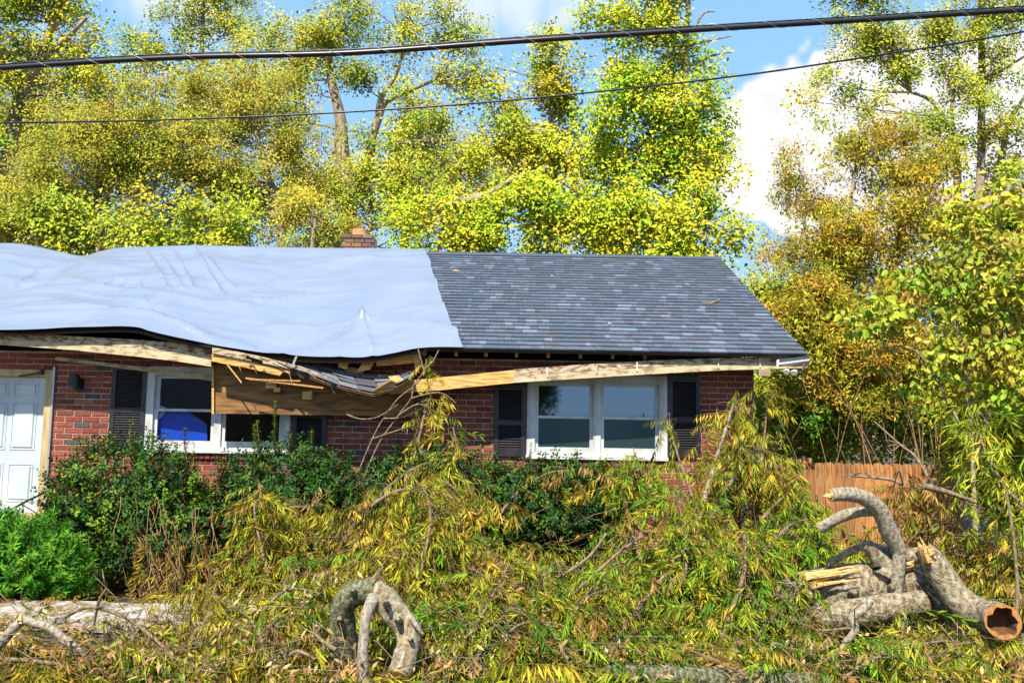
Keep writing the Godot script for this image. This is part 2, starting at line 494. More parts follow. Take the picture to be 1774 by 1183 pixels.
# a leafy crown out of clumps spread through ellipsoids [u, y, ru, ry, depth, density]
func crown(tree: Node3D, trunk_pts: Array, blobs: Array, kind: String, pals: Array, opt := {}):
	var sz: float = opt.get("scale", 1.0) * 0.9
	var rc: float = opt.get("clump", 0.48)
	var per: int = opt.get("per", 32)
	var m: Material = opt.get("mat", M.leaf)
	var limb_r: float = opt.get("limb", 0.028)
	var limbs := MB.new()
	var tf := [[], [], []]
	var cc := [[], [], []]
	for bl in blobs:
		var d: float = bl[4]
		var ctr := at(bl[0], bl[1], d)
		var ra := size_at(bl[2], d)
		var rb := size_at(bl[3], d)
		var rz: float = minf(ra, rb) * opt.get("deep", 0.4)
		var count := int(bl[5] * 2.0 * ra * rb / (rc * rc)) + 2
		for i in count:
			var q := rdir() * pow(rf(0.05, 1.0), 0.36)
			q *= 1.0 + 0.55 * lump.get_noise_3dv(q * 22.0 + ctr * 9.0)
			var c := ctr + Vector3(q.x * ra, q.y * rb, q.z * rz)
			var tint := pal(pals)
			var dry := rf(0.85, 1.15)
			var size := rc * rf(0.8, 1.7)
			if trunk_pts.size() > 1 and rng.randf() < opt.get("limbs", 0.7):
				var best: Vector3 = trunk_pts[0]
				var bd := 1e9
				for tp in trunk_pts:
					var gap: float = (tp - c).length() + maxf(0.0, tp.y - c.y + 0.4) * 2.0
					if gap < bd:
						bd = gap
						best = tp
				if bd < 4.5:
					var mid := best.lerp(c, 0.5) + rdir() * bd * 0.10 + Vector3(0, -0.05 * bd, 0)
					var rr := limb_r * (0.6 + bd * 0.30)
					limbs.tube(smooth_path([best, mid, c], 4), [rr, rr * 0.9, rr * 0.8, rr * 0.7, rr * 0.6, rr * 0.5, rr * 0.42, rr * 0.35, rr * 0.2], 5, Color.WHITE, false)
			for k in int(per * rf(0.6, 1.3)):
				var o := rdir() * size * pow(rng.randf(), 0.5)
				o.y *= 0.75
				if lump.get_noise_3dv((c + o) * 20.0) < opt.get("holes", -0.17): continue
				var b := Basis(rdir(), rf(-0.5, 0.5)) * Basis(LIGHTWARD.normalized(), rf(0, TAU)) if opt.get("tumble", true) else Basis(Vector3.UP, rf(0, TAU)) * Basis(Vector3(0, 0, 1), rf(-0.7, 0.5))
				var v := rng.randi() % 3
				var s := sz * rf(0.75, 1.2)
				tf[v].append(Transform3D(b.scaled(Vector3(s, s, s)), c + o))
				var col := tint.lerp(pal(pals), 0.45)
				cc[v].append(Color(col.r * dry, col.g * dry, col.b * dry))
	if limbs.v.size() > 0:
		tag(part("limbs", limbs, opt.get("bark", M.trunk), tree), "", "", "", "stuff")
	for v in 3:
		if tf[v].size() > 0:
			sprays("crown", SP["%s%d" % [kind, v]], tf[v], cc[v], m, tree, "stuff")

func tree(called: String, label: String, category: String, trunks: Array, blobs: Array, kind: String, pals: Array, opt := {}):
	var first: Array = trunks[0]
	var root := at(first[0][0], first[0][1], first[0][2])
	root.y = opt.get("foot", 0.0)
	var t := thing(called, label, category, root, opt.get("group", ""))
	var all := []
	for tr in trunks:
		var p := []
		var r := []
		var k := 0
		for q in tr:
			var w := at(q[0], q[1], q[2])
			if k == 0 and tr == trunks[0]:
				p.append(Vector3(w.x, 0.0 + opt.get("foot", 0.0) - 0.05, w.z))
				r.append(size_at(q[3], q[2]) * 1.25)
			p.append(w)
			r.append(size_at(q[3], q[2]))
			k += 1
		var sp := smooth_path(p, 5)
		var rr := smooth_path(r, 5)
		var mb := MB.new()
		mb.tube(sp, rr, opt.get("sides", 9), Color.WHITE, true, lump, 0.10)
		part("trunk", mb, opt.get("bark", M.trunk), t)
		for i in range(4, sp.size()): all.append(sp[i])
	crown(t, all, blobs, kind, pals, opt)
	return t

func _ready():
	# camera, sky, sun, exposure
	turn = Basis(Vector3.RIGHT, deg_to_rad(5.2)) * Basis(Vector3(0, 0, 1), deg_to_rad(1.0))
	var cam := Camera3D.new()
	cam.transform = Transform3D(turn, EYE)
	cam.fov = rad_to_deg(2.0 * atan(591.5 / FOCAL))
	cam.far = 900.0
	cam.name = "camera"
	add_child(cam)
	cam.current = true
	var env := Environment.new()
	env.background_mode = Environment.BG_SKY
	env.sky = Sky.new()
	env.sky.sky_material = make_sky()
	env.background_energy_multiplier = 0.6
	env.tonemap_mode = Environment.TONE_MAPPER_LINEAR
	env.tonemap_exposure = 2.05
	env.sdfgi_enabled = true
	env.ssao_enabled = true
	env.ssil_enabled = true
	var we := WorldEnvironment.new()
	we.environment = env
	we.name = "world_environment"
	add_child(we)
	var sun := DirectionalLight3D.new()
	sun.name = "sun"
	sun.light_energy = 1.5
	sun.light_color = Color(1.0, 0.955, 0.87)
	sun.light_angular_distance = 0.5
	sun.shadow_enabled = true
	add_child(sun)
	sun.look_at_from_position(Vector3(-0.196, 0.819, 0.539) * 30.0, Vector3.ZERO)
	rng.seed = 4242
	lump.seed = 12
	lump.frequency = 0.05
	lump.fractal_octaves = 3
	make_materials()
	make_sprays()
	# large structure
	build_ground()
	build_tarp()
	build_house()
	hang_tarp()
	build_wreckage()
	build_roof_litter()
	build_fence()
	build_trees()
	# foreground
	build_shrubs()
	build_logs()
	build_brush()
	build_cables()

# ---------------------------------------------------------------- the house
var house: Node3D
var brick_tones := [Color(0.285, 0.074, 0.045), Color(0.235, 0.057, 0.036), Color(0.33, 0.095, 0.056), Color(0.295, 0.082, 0.05), Color(0.185, 0.047, 0.034), Color(0.255, 0.068, 0.045), Color(0.10, 0.075, 0.08), Color(0.29, 0.14, 0.08)]
func brick_tone() -> int:
	var x := rng.randf()
	return 6 if x < 0.05 else 7 if x < 0.08 else rng.randi() % 6
func lay_bricks(wall: Node3D, openings: Array, x0: float, x1: float, y1: float):
	var len := BRICK - 0.011
	var meshes := []
	for col in brick_tones:
		var mb := MB.new()
		mb.brick(Transform3D(), Vector3(len, COURSE - 0.0115, 0.03), 0.004, col)
		meshes.append(mb.mesh())
	var rest := MB.new()
	var single := 0
	var off := house.position + wall.position
	for row in int(y1 / COURSE):
		var y := row * COURSE + COURSE * 0.5
		var x := x0 - (row % 2) * BRICK * 0.5 + 0.03
		while x < x1:
			var spans := [[maxf(x, x0), minf(x + BRICK, x1)]]
			for o in openings:
				if y + COURSE * 0.3 < o[2] or y - COURSE * 0.3 > o[3]: continue
				var cut := []
				for s in spans:
					if s[1] <= o[0] or s[0] >= o[1]: cut.append(s)
					else:
						if s[0] < o[0]: cut.append([s[0], o[0]])
						if s[1] > o[1]: cut.append([o[1], s[1]])
				spans = cut
			for s in spans:
				var l: float = s[1] - s[0] - 0.011
				if l < 0.03: continue
				var c := Vector3((s[0] + s[1]) * 0.5, y + rf(-0.0012, 0.0012), WALL_Z - 0.015 + rf(-0.002, 0.0025))
				var tone := brick_tone()
				var p := px(c)
				var clear := (p.x > 90 and p.x < 192 and p.y > 640 and p.y < 800) or (p.x > 565 and p.x < 856 and p.y > 690 and p.y < 796) or (p.x > 1213 and p.x < 1310 and p.y > 655 and p.y < 770)
				var tf := Transform3D(Basis(Vector3(0, 0, 1), rf(-0.004, 0.004)).scaled(Vector3(l / len, 1, 1)), c)
				if clear and single < 300:
					single += 1
					var b := MeshInstance3D.new()
					b.mesh = meshes[tone]
					b.material_override = M.brick
					b.name = "brick"
					b.transform = Transform3D(tf.basis, c - off)
					wall.add_child(b, true)
				else:
					rest.brick(tf, Vector3(len, COURSE - 0.0115, 0.03), 0.004, brick_tones[tone])
			x += BRICK
	var r := part("brickwork", rest, M.brick, wall)
	tag(r, "", "", "", "stuff")

func strip(mb: MB, tops: Array, bots: Array, d: float, thick: float):
	for i in tops.size() - 1:
		var a0 := at(bots[i][0], bots[i][1], d)
		var b0 := at(bots[i + 1][0], bots[i + 1][1], d)
		var a1 := at(tops[i][0], tops[i][1], d)
		var b1 := at(tops[i + 1][0], tops[i + 1][1], d)
		var k := Vector3(0, 0, -thick)
		mb.hexa([a0 + k, b0 + k, b0, a0, a1 + k, b1 + k, b1, a1])
func mix_line(a: Array, b: Array, t: float) -> Array:
	var o := []
	for i in a.size(): o.append([lerpf(a[i][0], b[i][0], t), lerpf(a[i][1], b[i][1], t)])
	return o

func shutter(u0: float, u1: float, y0: float, y1: float, label: String):
	var a := at(u0, (y0 + y1) * 0.5, 10.22).x
	var b := at(u1, (y0 + y1) * 0.5, 10.22).x
	var lo := at((u0 + u1) * 0.5, y1, 10.22).y
	var hi := at((u0 + u1) * 0.5, y0, 10.22).y
	var z := WALL_Z + 0.036
	var f := MB.new()
	var w := 0.055
	f.span(Vector3(a, lo, WALL_Z + 0.003), Vector3(a + w, hi, z))
	f.span(Vector3(b - w, lo, WALL_Z + 0.003), Vector3(b, hi, z))
	var mid := lerpf(lo, hi, 0.46)
	for r in [[lo, lo + 0.11], [mid - 0.03, mid + 0.03], [hi - 0.07, hi]]:
		f.span(Vector3(a + w, r[0], WALL_Z + 0.004), Vector3(b - w, r[1], z - 0.002))
	f.span(Vector3(a + w, lo + 0.1, WALL_Z + 0.002), Vector3(b - w, hi - 0.06, WALL_Z + 0.006))
	var s := part("shutter", f, M.shutter, house, label)
	var sl := MB.new()
	sl.box(Transform3D(Basis(Vector3.RIGHT, 0.75), Vector3.ZERO), Vector3(b - a - 2 * w - 0.002, 0.005, 0.030))
	var sm := sl.mesh()
	for r in [[lo + 0.12, mid - 0.035], [mid + 0.04, hi - 0.075]]:
		var y: float = r[0] + 0.012
		while y < r[1]:
			var o := MeshInstance3D.new()
			o.mesh = sm
			o.material_override = M.shutter
			o.name = "slat"
			s.add_child(o, true)
			o.position = Vector3((a + b) * 0.5, y, WALL_Z + 0.0205)
			y += 0.031
	return s

func window(u0: float, u1: float, x: Array, lo: float, hi: float, coated: bool, label: String):
	var w: Node3D = Node3D.new()
	w.name = "window"
	house.add_child(w, true)
	w.position = Vector3(x[0], lo, WALL_Z) - house.position
	tag(w, label)
	var z := WALL_Z
	var k := 0.10
	var f := MB.new()
	f.span(Vector3(x[0], lo, z - 0.09), Vector3(x[0] + k, hi, z + 0.022))
	f.span(Vector3(x[1] - k, lo, z - 0.09), Vector3(x[1], hi, z + 0.022))
	f.span(Vector3(x[0] + k, hi - k, z - 0.09), Vector3(x[1] - k, hi, z + 0.020))
	f.span(Vector3(x[0] + k, lo, z - 0.09), Vector3(x[1] - k, lo + 0.03, z + 0.018))
	var mid: float = (x[0] + x[1]) * 0.5
	f.span(Vector3(mid - 0.045, lo + 0.03, z - 0.09), Vector3(mid + 0.045, hi - k, z + 0.012))
	part("frame", f, M.white, w)
	var sill := MB.new()
	sill.brick(Transform3D(Basis(), Vector3(mid, lo - 0.022, z + 0.01)), Vector3(x[1] - x[0] + 0.02, 0.044, 0.10), 0.006)
	part("sill", sill, M.white, w)
	for h in 2:
		var a: float = x[0] + k if h == 0 else mid + 0.045
		var b: float = mid - 0.045 if h == 0 else x[1] - k
		var m := lerpf(lo + 0.03, hi - k, 0.5)
		for up in 2:
			var y0: float = lo + 0.03 if up == 0 else m - 0.005
			var y1: float = m + 0.02 if up == 0 else hi - k
			var zz := z - 0.018 if up == 0 else z - 0.052
			var sw := 0.045
			var sb := MB.new()
			sb.span(Vector3(a, y0, zz - 0.03), Vector3(a + sw, y1, zz))
			sb.span(Vector3(b - sw, y0, zz - 0.03), Vector3(b, y1, zz))
			sb.span(Vector3(a + sw, y0, zz - 0.03), Vector3(b - sw, y0 + (0.075 if up == 0 else 0.03), zz - 0.002))
			sb.span(Vector3(a + sw, y1 - (0.028 if up == 0 else 0.04), zz - 0.03), Vector3(b - sw, y1, zz - 0.002))
			var sash := part("sash", sb, M.white, w)
			var g := MB.new()
			g.span(Vector3(a + sw - 0.004, y0 + 0.02, zz - 0.018), Vector3(b - sw + 0.004, y1 - 0.02, zz - 0.014))
			var gm: Material = M.glass
			if coated: gm = M.coated_screen if up == 0 else M.coated
			part("pane", g, gm, sash)
	return w

var tarp_top := []
var tarp_low := []
func line_y(pts: Array, x: float) -> float:
	if x <= pts[0].x: return pts[0].y
	for i in pts.size() - 1:
		if x <= pts[i + 1].x: return lerpf(pts[i].y, pts[i + 1].y, (x - pts[i].x) / (pts[i + 1].x - pts[i].x))
	return pts[-1].y
func tarp_point(s: float, t: float, proud: float) -> Vector3:
	var edge_low := at(800, 605, 9.64).x
	var edge_top := at(737, 437, -RIDGE_Z).x
	var rag := 0.035 * lump.get_noise_2d(t * 60.0, 7.0) + (0.05 if t < 0.12 else 0.0)
	var xb := lerpf(-9.3, edge_low - 0.05, s)
	var xt := lerpf(-9.3, edge_top, s)
	var x := lerpf(xb, xt, t) + rag * smoothstep(0.97, 1.0, s)
	var yb := line_y(tarp_low, xb)
	var yt := line_y(tarp_top, xt)
	var p := Vector3(x, lerpf(yb, yt, t), lerpf(-9.64, RIDGE_Z, t))
	var w := t * 4.5
	# how far the sheet stands off: bellies between the rafters, long folds, a peak over a nail head
	var sag := -0.06 * sin(PI * t) * smoothstep(1.0, 0.85, s)
	sag += (0.07 * lump.get_noise_2d(x * 7.0, w * 14.0) + 0.022 * lump.get_noise_2d(x * 11.0 + 70.0, w * 42.0) + 0.007 * lump.get_noise_2d(x * 16.0 - 30.0 + w * 12.0, w * 130.0)) * smoothstep(1.0, 0.9, t)
	if proud > 0.0:
		for f in tarp_folds:
			if w < f[3] or w > f[4] or x < f[5] or x > f[6]: continue
			var here := Vector2(x, w)
			var near := 9.0
			var pts: Array = f[0]
			for i in pts.size() - 1:
				near = minf(near, here.distance_squared_to(Geometry2D.get_closest_point_to_segment(here, pts[i], pts[i + 1])))
			sag += 1.6 * f[1] * exp(-sqrt(near) / f[2])
	var dx := x - tarp_peak.x
	var dw := w - tarp_peak.y
	sag += 0.045 * exp(-sqrt(dx * dx * 0.4 + dw * dw * 1.4 + 0.012) * 1.9)
	sag = lerpf(sag, maxf(sag, 0.0) + 0.035, smoothstep(0.66, 0.93, s))
	var lift := smoothstep(0.0, 0.06, t)
	return p + Vector3(0, 0.90, 0.43) * (sag * (0.35 + 0.65 * lift) + proud)

func build_house():
	house = thing("brick_house", "single storey red brick house with grey shingle roof, its eave smashed in the middle", "house", Vector3(-2.5, 0, WALL_Z))
	# openings in the front wall
	var dx0 := at(-75, 770, 10.25).x
	var dx1 := at(84, 770, 10.25).x
	var lw := [at(252, 705, 10.25).x, at(504, 705, 10.25).x]
	var rw := [at(913, 720, 10.25).x, at(1156, 720, 10.25).x]
	var lwt := at(300, 636, 10.25).y
	var rwt := at(1030, 650, 10.25).y
	var top := 2.655
	var x0 := -9.2
	var x1 := 3.05
	var sill := 1.465
	var wall_mb := MB.new()
	var zf := WALL_Z - 0.008
	var zb := WALL_Z - 0.2
	var cols := [[x0, dx0, 0.0, top], [dx0, dx1, 0.0, 0.62], [dx0, dx1, 2.42, top], [dx1, lw[0], 0.0, top], [lw[0], lw[1], 0.0, sill], [lw[0], lw[1], lwt, top], [lw[1], rw[0], 0.0, top], [rw[0], rw[1], 0.0, sill], [rw[0], rw[1], rwt, top], [rw[1], x1, 0.0, top]]
	for c in cols: wall_mb.span(Vector3(c[0], c[2], zb), Vector3(c[1], c[3], zf))
	var wall := part("front_wall", wall_mb, M.mortar, house)
	var rl := 0.097
	var ops := [[dx0, dx1, 0.62, 2.42], [lw[0], lw[1], sill, lwt], [rw[0], rw[1], sill, rwt], [lw[0] - 0.02, lw[1] + 0.02, sill - rl, sill], [rw[0] - 0.02, rw[1] + 0.02, sill - rl, sill]]
	lay_bricks(wall, ops, x0, x1, top)
	# bricks standing on edge under the windows
	var tones := []
	for col in brick_tones:
		var mb := MB.new()
		mb.brick(Transform3D(), Vector3(0.06, rl - 0.004, 0.075), 0.004, col)
		tones.append(mb.mesh())
	for w in [lw, rw]:
		var x: float = w[0] - 0.01
		while x < w[1]:
			var b := MeshInstance3D.new()
			b.mesh = tones[rng.randi() % 6]
			b.material_override = M.brick
			b.name = "sill_brick"
			wall.add_child(b, true)
			b.position = Vector3(x + 0.036, sill - 0.046 - rl * 0.5 + 0.03, WALL_Z - 0.006 + rf(-0.002, 0.002))
			b.rotation.x = 0.10
			x += 0.0712
	# other walls
	var ow := MB.new()
	ow.span(Vector3(x1 - 0.2, 0, -17.25), Vector3(x1 - 0.01, top, zb - 0.002))
	ow.span(Vector3(x0, 0, -17.25), Vector3(x0 + 0.2, top, zb - 0.002))
	ow.span(Vector3(x0 + 0.2, 0, -17.25), Vector3(x1 - 0.2, top, -17.05))
	part("side_walls", ow, M.mortar, house)
	for gx in [x1 - 0.1, x0 + 0.1]:
		var gb := MB.new()
		gb.tri(Vector3(gx, 2.66, -17.3), Vector3(gx, 2.66, -10.25), Vector3(gx, 4.55, RIDGE_Z))
		gb.tri(Vector3(gx - 0.04, 2.66, -10.25), Vector3(gx - 0.04, 2.66, -17.3), Vector3(gx - 0.04, 4.55, RIDGE_Z))
		part("gable_siding", gb, M.white, house)
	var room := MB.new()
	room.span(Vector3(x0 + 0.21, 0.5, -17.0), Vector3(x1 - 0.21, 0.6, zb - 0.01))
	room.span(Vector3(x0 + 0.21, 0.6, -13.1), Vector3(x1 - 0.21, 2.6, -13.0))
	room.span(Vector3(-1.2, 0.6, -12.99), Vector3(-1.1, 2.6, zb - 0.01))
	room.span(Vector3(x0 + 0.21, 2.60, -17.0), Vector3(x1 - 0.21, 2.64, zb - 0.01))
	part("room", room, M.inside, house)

	# --- windows, shutters, door
	window(252, 504, lw, sill, lwt, false, "white twin window half hidden by the hanging plywood")
	window(913, 1156, rw, sill, rwt, true, "white twin window mirroring blue sky")
	shutter(190, 251, 632, 779, "dark shutter beside the wall lantern")
	shutter(507, 566, 640, 784, "dark shutter mostly under the plywood")
	shutter(856, 911, 664, 791, "dark shutter with worn lower slats")
	shutter(1158, 1214, 650, 793, "dark shutter behind the yellow leaves")
	var d := MB.new()
	var fx := 0.085
	d.span(Vector3(dx1 - fx, 0.62, WALL_Z - 0.12), Vector3(dx1 - 0.002, 2.42, WALL_Z + 0.02))
	d.span(Vector3(dx0, 2.335, WALL_Z - 0.12), Vector3(dx1 - fx, 2.42, WALL_Z + 0.018))
	d.span(Vector3(dx0, 0.60, WALL_Z - 0.12), Vector3(dx1 - fx, 0.645, WALL_Z + 0.05))
	part("door_frame", d, M.tan, house)
	var metal := MB.new()
	metal.span(Vector3(dx1 + 0.002, 0.64, WALL_Z + 0.002), Vector3(dx1 + 0.028, 2.46, WALL_Z + 0.03))
	part("door_track", metal, M.steel, house)
	var dl := dx1 - fx - 0.004
	var dw := 0.92
	var ds := MB.new()
	ds.span(Vector3(dl - dw, 0.65, WALL_Z - 0.09), Vector3(dl, 2.33, WALL_Z - 0.05))
	var door := part("door", ds, M.door, house)
	for c in 2:
		var px0 := dl - 0.12 - 0.31 if c == 0 else dl - dw + 0.12
		for r in [[0.78, 1.25], [1.42, 2.02], [2.08, 2.27]]:
			var pb := MB.new()
			pb.brick(Transform3D(Basis(), Vector3(px0 + 0.155, (r[0] + r[1]) * 0.5, WALL_Z - 0.047)), Vector3(0.25, r[1] - r[0] - 0.06, 0.022), 0.010)
			var rim := [px0, px0 + 0.31, r[0], r[1]]
			for e in [[rim[0], rim[2], rim[1], rim[2] + 0.014], [rim[0], rim[3] - 0.014, rim[1], rim[3]], [rim[0], rim[2] + 0.014, rim[0] + 0.014, rim[3] - 0.014], [rim[1] - 0.014, rim[2] + 0.014, rim[1], rim[3] - 0.014]]:
				pb.span(Vector3(e[0], e[1], WALL_Z - 0.055), Vector3(e[2], e[3], WALL_Z - 0.043))
			part("door_panel", pb, M.door, door)
	var cl := MB.new()
	cl.tube([at(32, 652, 10.2), at(76, 644, 10.2)], [0.012, 0.012], 6)
	cl.span(at(72, 642, 10.2) - Vector3(0.02, 0.05, 0.02), at(72, 642, 10.2) + Vector3(0.012, 0.02, 0.02))
	part("door_closer", cl, M.dark_metal, house)

	# --- roof, right half with laid shingles
	var eave_y := 2.735
	var sl := Vector3(0, RIDGE_Y - eave_y, RIDGE_Z - EAVE_Z)
	var slen := sl.length()
	sl = sl.normalized()
	var nrm := Vector3(0, -sl.z, sl.y)
	var xr := 3.53
	var e_low := at(800, 605, 9.64).x
	var e_top := at(737, 437, -RIDGE_Z).x
	var deck := MB.new()
	var base := Vector3(0, eave_y, EAVE_Z)
	var xl := -1.9
	var q := []
	for nn in [-0.04, -0.006]:
		for s in [[xl, slen], [xr - 0.01, slen], [xr - 0.01, 0.0], [e_low - 0.45, 0.0]]:
			q.append(base + Vector3(s[0], 0, 0) + sl * s[1] + nrm * nn)
	deck.hexa(q)
	# back slope and the whole left slope under the sheet
	var bk := Vector3(0, RIDGE_Y - 2.73, RIDGE_Z + 17.8)
	deck.hexa([Vector3(-9.3, 2.68, -17.8), Vector3(xr, 2.68, -17.8), Vector3(xr, RIDGE_Y - 0.05, RIDGE_Z), Vector3(-9.3, RIDGE_Y - 0.3, RIDGE_Z), Vector3(-9.3, 2.73, -17.8), Vector3(xr, 2.73, -17.8), Vector3(xr, RIDGE_Y - 0.005, RIDGE_Z), Vector3(-9.3, RIDGE_Y - 0.25, RIDGE_Z)])
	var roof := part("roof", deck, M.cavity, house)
	var pts := []
	for i in 12:
		for j in 60:
			pts.append(tarp_point(j / 59.0 * 0.955, i / 11.0 * 0.985 + 0.004, -0.07))
	var ld := MB.new()
	ld.grid(pts, 12, 60)
	part("roof_deck", ld, M.cavity, roof)
	# shingles: tone variants of a wedge, thick at its lower edge
	var st := [Color(0.078, 0.100, 0.141), Color(0.096, 0.121, 0.170), Color(0.066, 0.084, 0.120), Color(0.141, 0.175, 0.236), Color(0.060, 0.090, 0.127), Color(0.086, 0.106, 0.145), Color(0.083, 0.080, 0.101)]
	var sm := []
	var expo := 0.140
	for col in st:
		var mb := MB.new()
		wedge(mb, Transform3D(), 1.0, expo, col)
		sm.append(mb.mesh())
	var many := MB.new()
	var rows := int(slen / expo)
	var single := 0
	var bas := Basis(Vector3.RIGHT, nrm, -sl)
	for row in rows:
		var t := (row + 0.5) / rows
		var x := lerpf(e_low, e_top, t) - 0.22 - rng.randf() * 0.2
		var y := row * expo + expo * 0.5
		while x < xr:
			var w := pick([0.07, 0.10, 0.13, 0.16, 0.20]) * rf(0.9, 1.1) as float
			w = minf(w, xr - x)
			if w > 0.02:
				var tone: int = pick([0, 0, 1, 1, 2, 2, 3, 4, 4, 5, 5]) if rng.randf() < 0.96 else 6
				var tf := Transform3D(bas, base + Vector3(x + w * 0.5, 0, 0) + sl * y + nrm * rf(0.0, 0.0035))
				if single < 300 and x > lerpf(e_low, e_top, t) - 0.1:
					single += 1
					var o := MeshInstance3D.new()
					o.mesh = sm[tone]
					o.material_override = M.shingle
					o.name = "shingle"
					roof.add_child(o, true)
					o.transform = Transform3D(tf.basis * Basis.from_scale(Vector3(w - 0.003, 1, 1)), tf.origin)
				else:
					wedge(many, tf, w - 0.003, expo, st[tone])
			x += w
	tag(part("shingle_courses", many, M.shingle, roof), "", "", "", "stuff")
	var xx := e_top - 0.3
	while xx < xr - 0.05:
		var w := minf(0.25, xr - xx)
		var cap := MB.new()
		for s in [1.0, -1.0]:
			var dn: Vector3 = -sl if s > 0 else Vector3(0, -bk.y, -bk.z).normalized()
			var a := Vector3(xx, RIDGE_Y + 0.03, RIDGE_Z)
			var b := a + dn * 0.14
			var th := Vector3(0, 0.012 + rf(0, 0.004), 0)
			if s > 0: cap.hexa([a - th, a + Vector3(w - 0.004, 0, 0) - th, b + Vector3(w - 0.004, 0, 0) - th, b - th, a, a + Vector3(w - 0.004, 0, 0), b + Vector3(w - 0.004, 0, 0), b], st[2])
			else: cap.hexa([b - th, b + Vector3(w - 0.004, 0, 0) - th, a + Vector3(w - 0.004, 0, 0) - th, a - th, b, b + Vector3(w - 0.004, 0, 0), a + Vector3(w - 0.004, 0, 0), a], st[2])
		part("ridge_shingle", cap, M.shingle, roof)
		xx += w
	var rake := MB.new()
	rake.plank(base + Vector3(xr - 0.03, 0, 0) - nrm * 0.12, base + Vector3(xr - 0.03, 0, 0) + sl * slen - nrm * 0.12, nrm * 0.075, Vector3(0.011, 0, 0))
	part("rake_board", rake, M.cream, house)
	# chimney behind the ridge
	var ch := Node3D.new()
	ch.name = "chimney"
	roof.add_child(ch, true)
	var cp := at(619, 436, 14.3)
	cp.y = 4.0
	var core := MB.new()
	var ctop := at(619, 406, 14.3).y
	core.span(cp + Vector3(-0.26, 0, -0.5), Vector3(cp.x + 0.26, ctop - 0.004, cp.z + 0.0))
	part("core", core, M.mortar, ch)
	var cy := ctop - 0.04
	for r in 7:
		var nx := 3
		for i in nx:
			var mb := MB.new()
			var bw := 0.54 / nx
			var wide := 1.06 if r == 0 else 1.0
			mb.brick(Transform3D(Basis(), Vector3(cp.x + (i - 1) * bw * wide + (0.03 if r % 2 else -0.02), cy - r * 0.077, cp.z + 0.0 + (0.015 if r == 0 else 0.0))), Vector3(bw * wide - 0.012, 0.066, 0.06), 0.004, pick([Color(0.24, 0.12, 0.075), Color(0.29, 0.16, 0.09), Color(0.17, 0.10, 0.08), Color(0.22, 0.18, 0.12)]))
			part("brick", mb, M.brick, ch)
	var pot := MB.new()
	var po := []
	var pc := at(620, 400, 14.4)
	var pb := Vector3(pc.x, ctop - 0.02, pc.z - 0.2)
	pot.tube([pb, pb + Vector3(0, 0.14, 0), pb + Vector3(0, 0.15, 0), pb + Vector3(0, 0.17, 0)], [0.15, 0.137, 0.143, 0.143], 20, Color.WHITE, false)
	pot.hole(pb + Vector3(0, 0.17, 0), Vector3.UP, 0.143, 0.11, 0.16, 0.0, true)
	pot.hole(pb + Vector3(0, 0.17, 0), Vector3.UP, 0.143, 0.11, 0.16, 0.0, false)
	part("flue_pot", pot, M.terracotta, ch)

	# --- eaves
	var ft := [[-80, 573], [0, 577], [120, 582], [230, 588], [300, 593], [365, 599]]
	var fb := [[-80, 591], [0, 597], [120, 606], [230, 617], [300, 625], [365, 635]]
	var a := MB.new()
	strip(a, ft, mix_line(ft, fb, 0.52), 9.77, 0.03)
	part("fascia_board", a, M.weathered, house, "weathered upper fascia board")
	a = MB.new()
	strip(a, mix_line(ft, fb, 0.53), fb, 9.765, 0.032)
	part("fascia_board", a, M.cream, house, "cream painted lower fascia board")
	a = MB.new()
	for i in fb.size() - 1:
		var w0 := at(fb[i][0], fb[i][1] - 2, 9.80)
		var w1 := at(fb[i + 1][0], fb[i + 1][1] - 2, 9.80)
		var b0 := Vector3(w0.x, w0.y - 0.0, WALL_Z + 0.004)
		var b1 := Vector3(w1.x, w1.y - 0.0, WALL_Z + 0.004)
		var th := Vector3(0, 0.015, 0)
		a.hexa([b0, b1, w1, w0, b0 + th, b1 + th, w1 + th, w0 + th])
	part("soffit", a, M.soffit, house)
	a = MB.new()
	strip(a, [[95, 618], [180, 628], [262, 637], [366, 650]], [[95, 624], [180, 634], [262, 645], [366, 660]], 10.19, 0.02)
	part("frieze_board", a, M.cream, house)
	# right eave: fascia peeled down toward the break
	ft = [[890, 640], [1000, 632], [1130, 624.5], [1250, 620], [1340, 618], [1399, 617.5]]
	fb = [[890, 663], [1000, 656], [1130, 648], [1250, 641.5], [1340, 639], [1399, 637]]
	a = MB.new()
	strip(a, ft, mix_line(ft, fb, 0.5), 9.785, 0.03)
	part("fascia_board", a, M.weathered, house, "weathered fascia board under the shingles")
	a = MB.new()
	strip(a, mix_line(ft, fb, 0.52), fb, 9.78, 0.034)
	part("fascia_board", a, M.cream, house, "cream lower fascia board over the mirror window")
	for u in [948, 1034, 1104, 1245, 1317]:
		a = MB.new()
		var y: float = curve([[890, 640], [1000, 632], [1130, 624.5], [1250, 620], [1399, 617.5]], u)
		var p := at(u, y + 9, 9.772)
		a.box(Transform3D(Basis(Vector3(0, 0, 1), rf(-0.08, 0.08)), p), Vector3(0.016, 0.115, 0.008))
		part("gutter_strap", a, M.white, house)
	a = MB.new()
	for s in [[715, 890], [890, 1130], [1130, 1250], [1250, 1399]]:
		var w0 := at(s[0], curve([[715, 672], [890, 660], [1130, 646], [1250, 640], [1399, 636]], s[0]), 9.815)
		var w1 := at(s[1], curve([[715, 672], [890, 660], [1130, 646], [1250, 640], [1399, 636]], s[1]), 9.815)
		var th := Vector3(0, 0.015, 0)
		var b0 := Vector3(w0.x, w0.y, WALL_Z + 0.004)
		var b1 := Vector3(w1.x, w1.y, WALL_Z + 0.004)
		a.hexa([b0, b1, w1, w0, b0 + th, b1 + th, w1 + th, w0 + th])
	part("soffit", a, M.soffit, house)
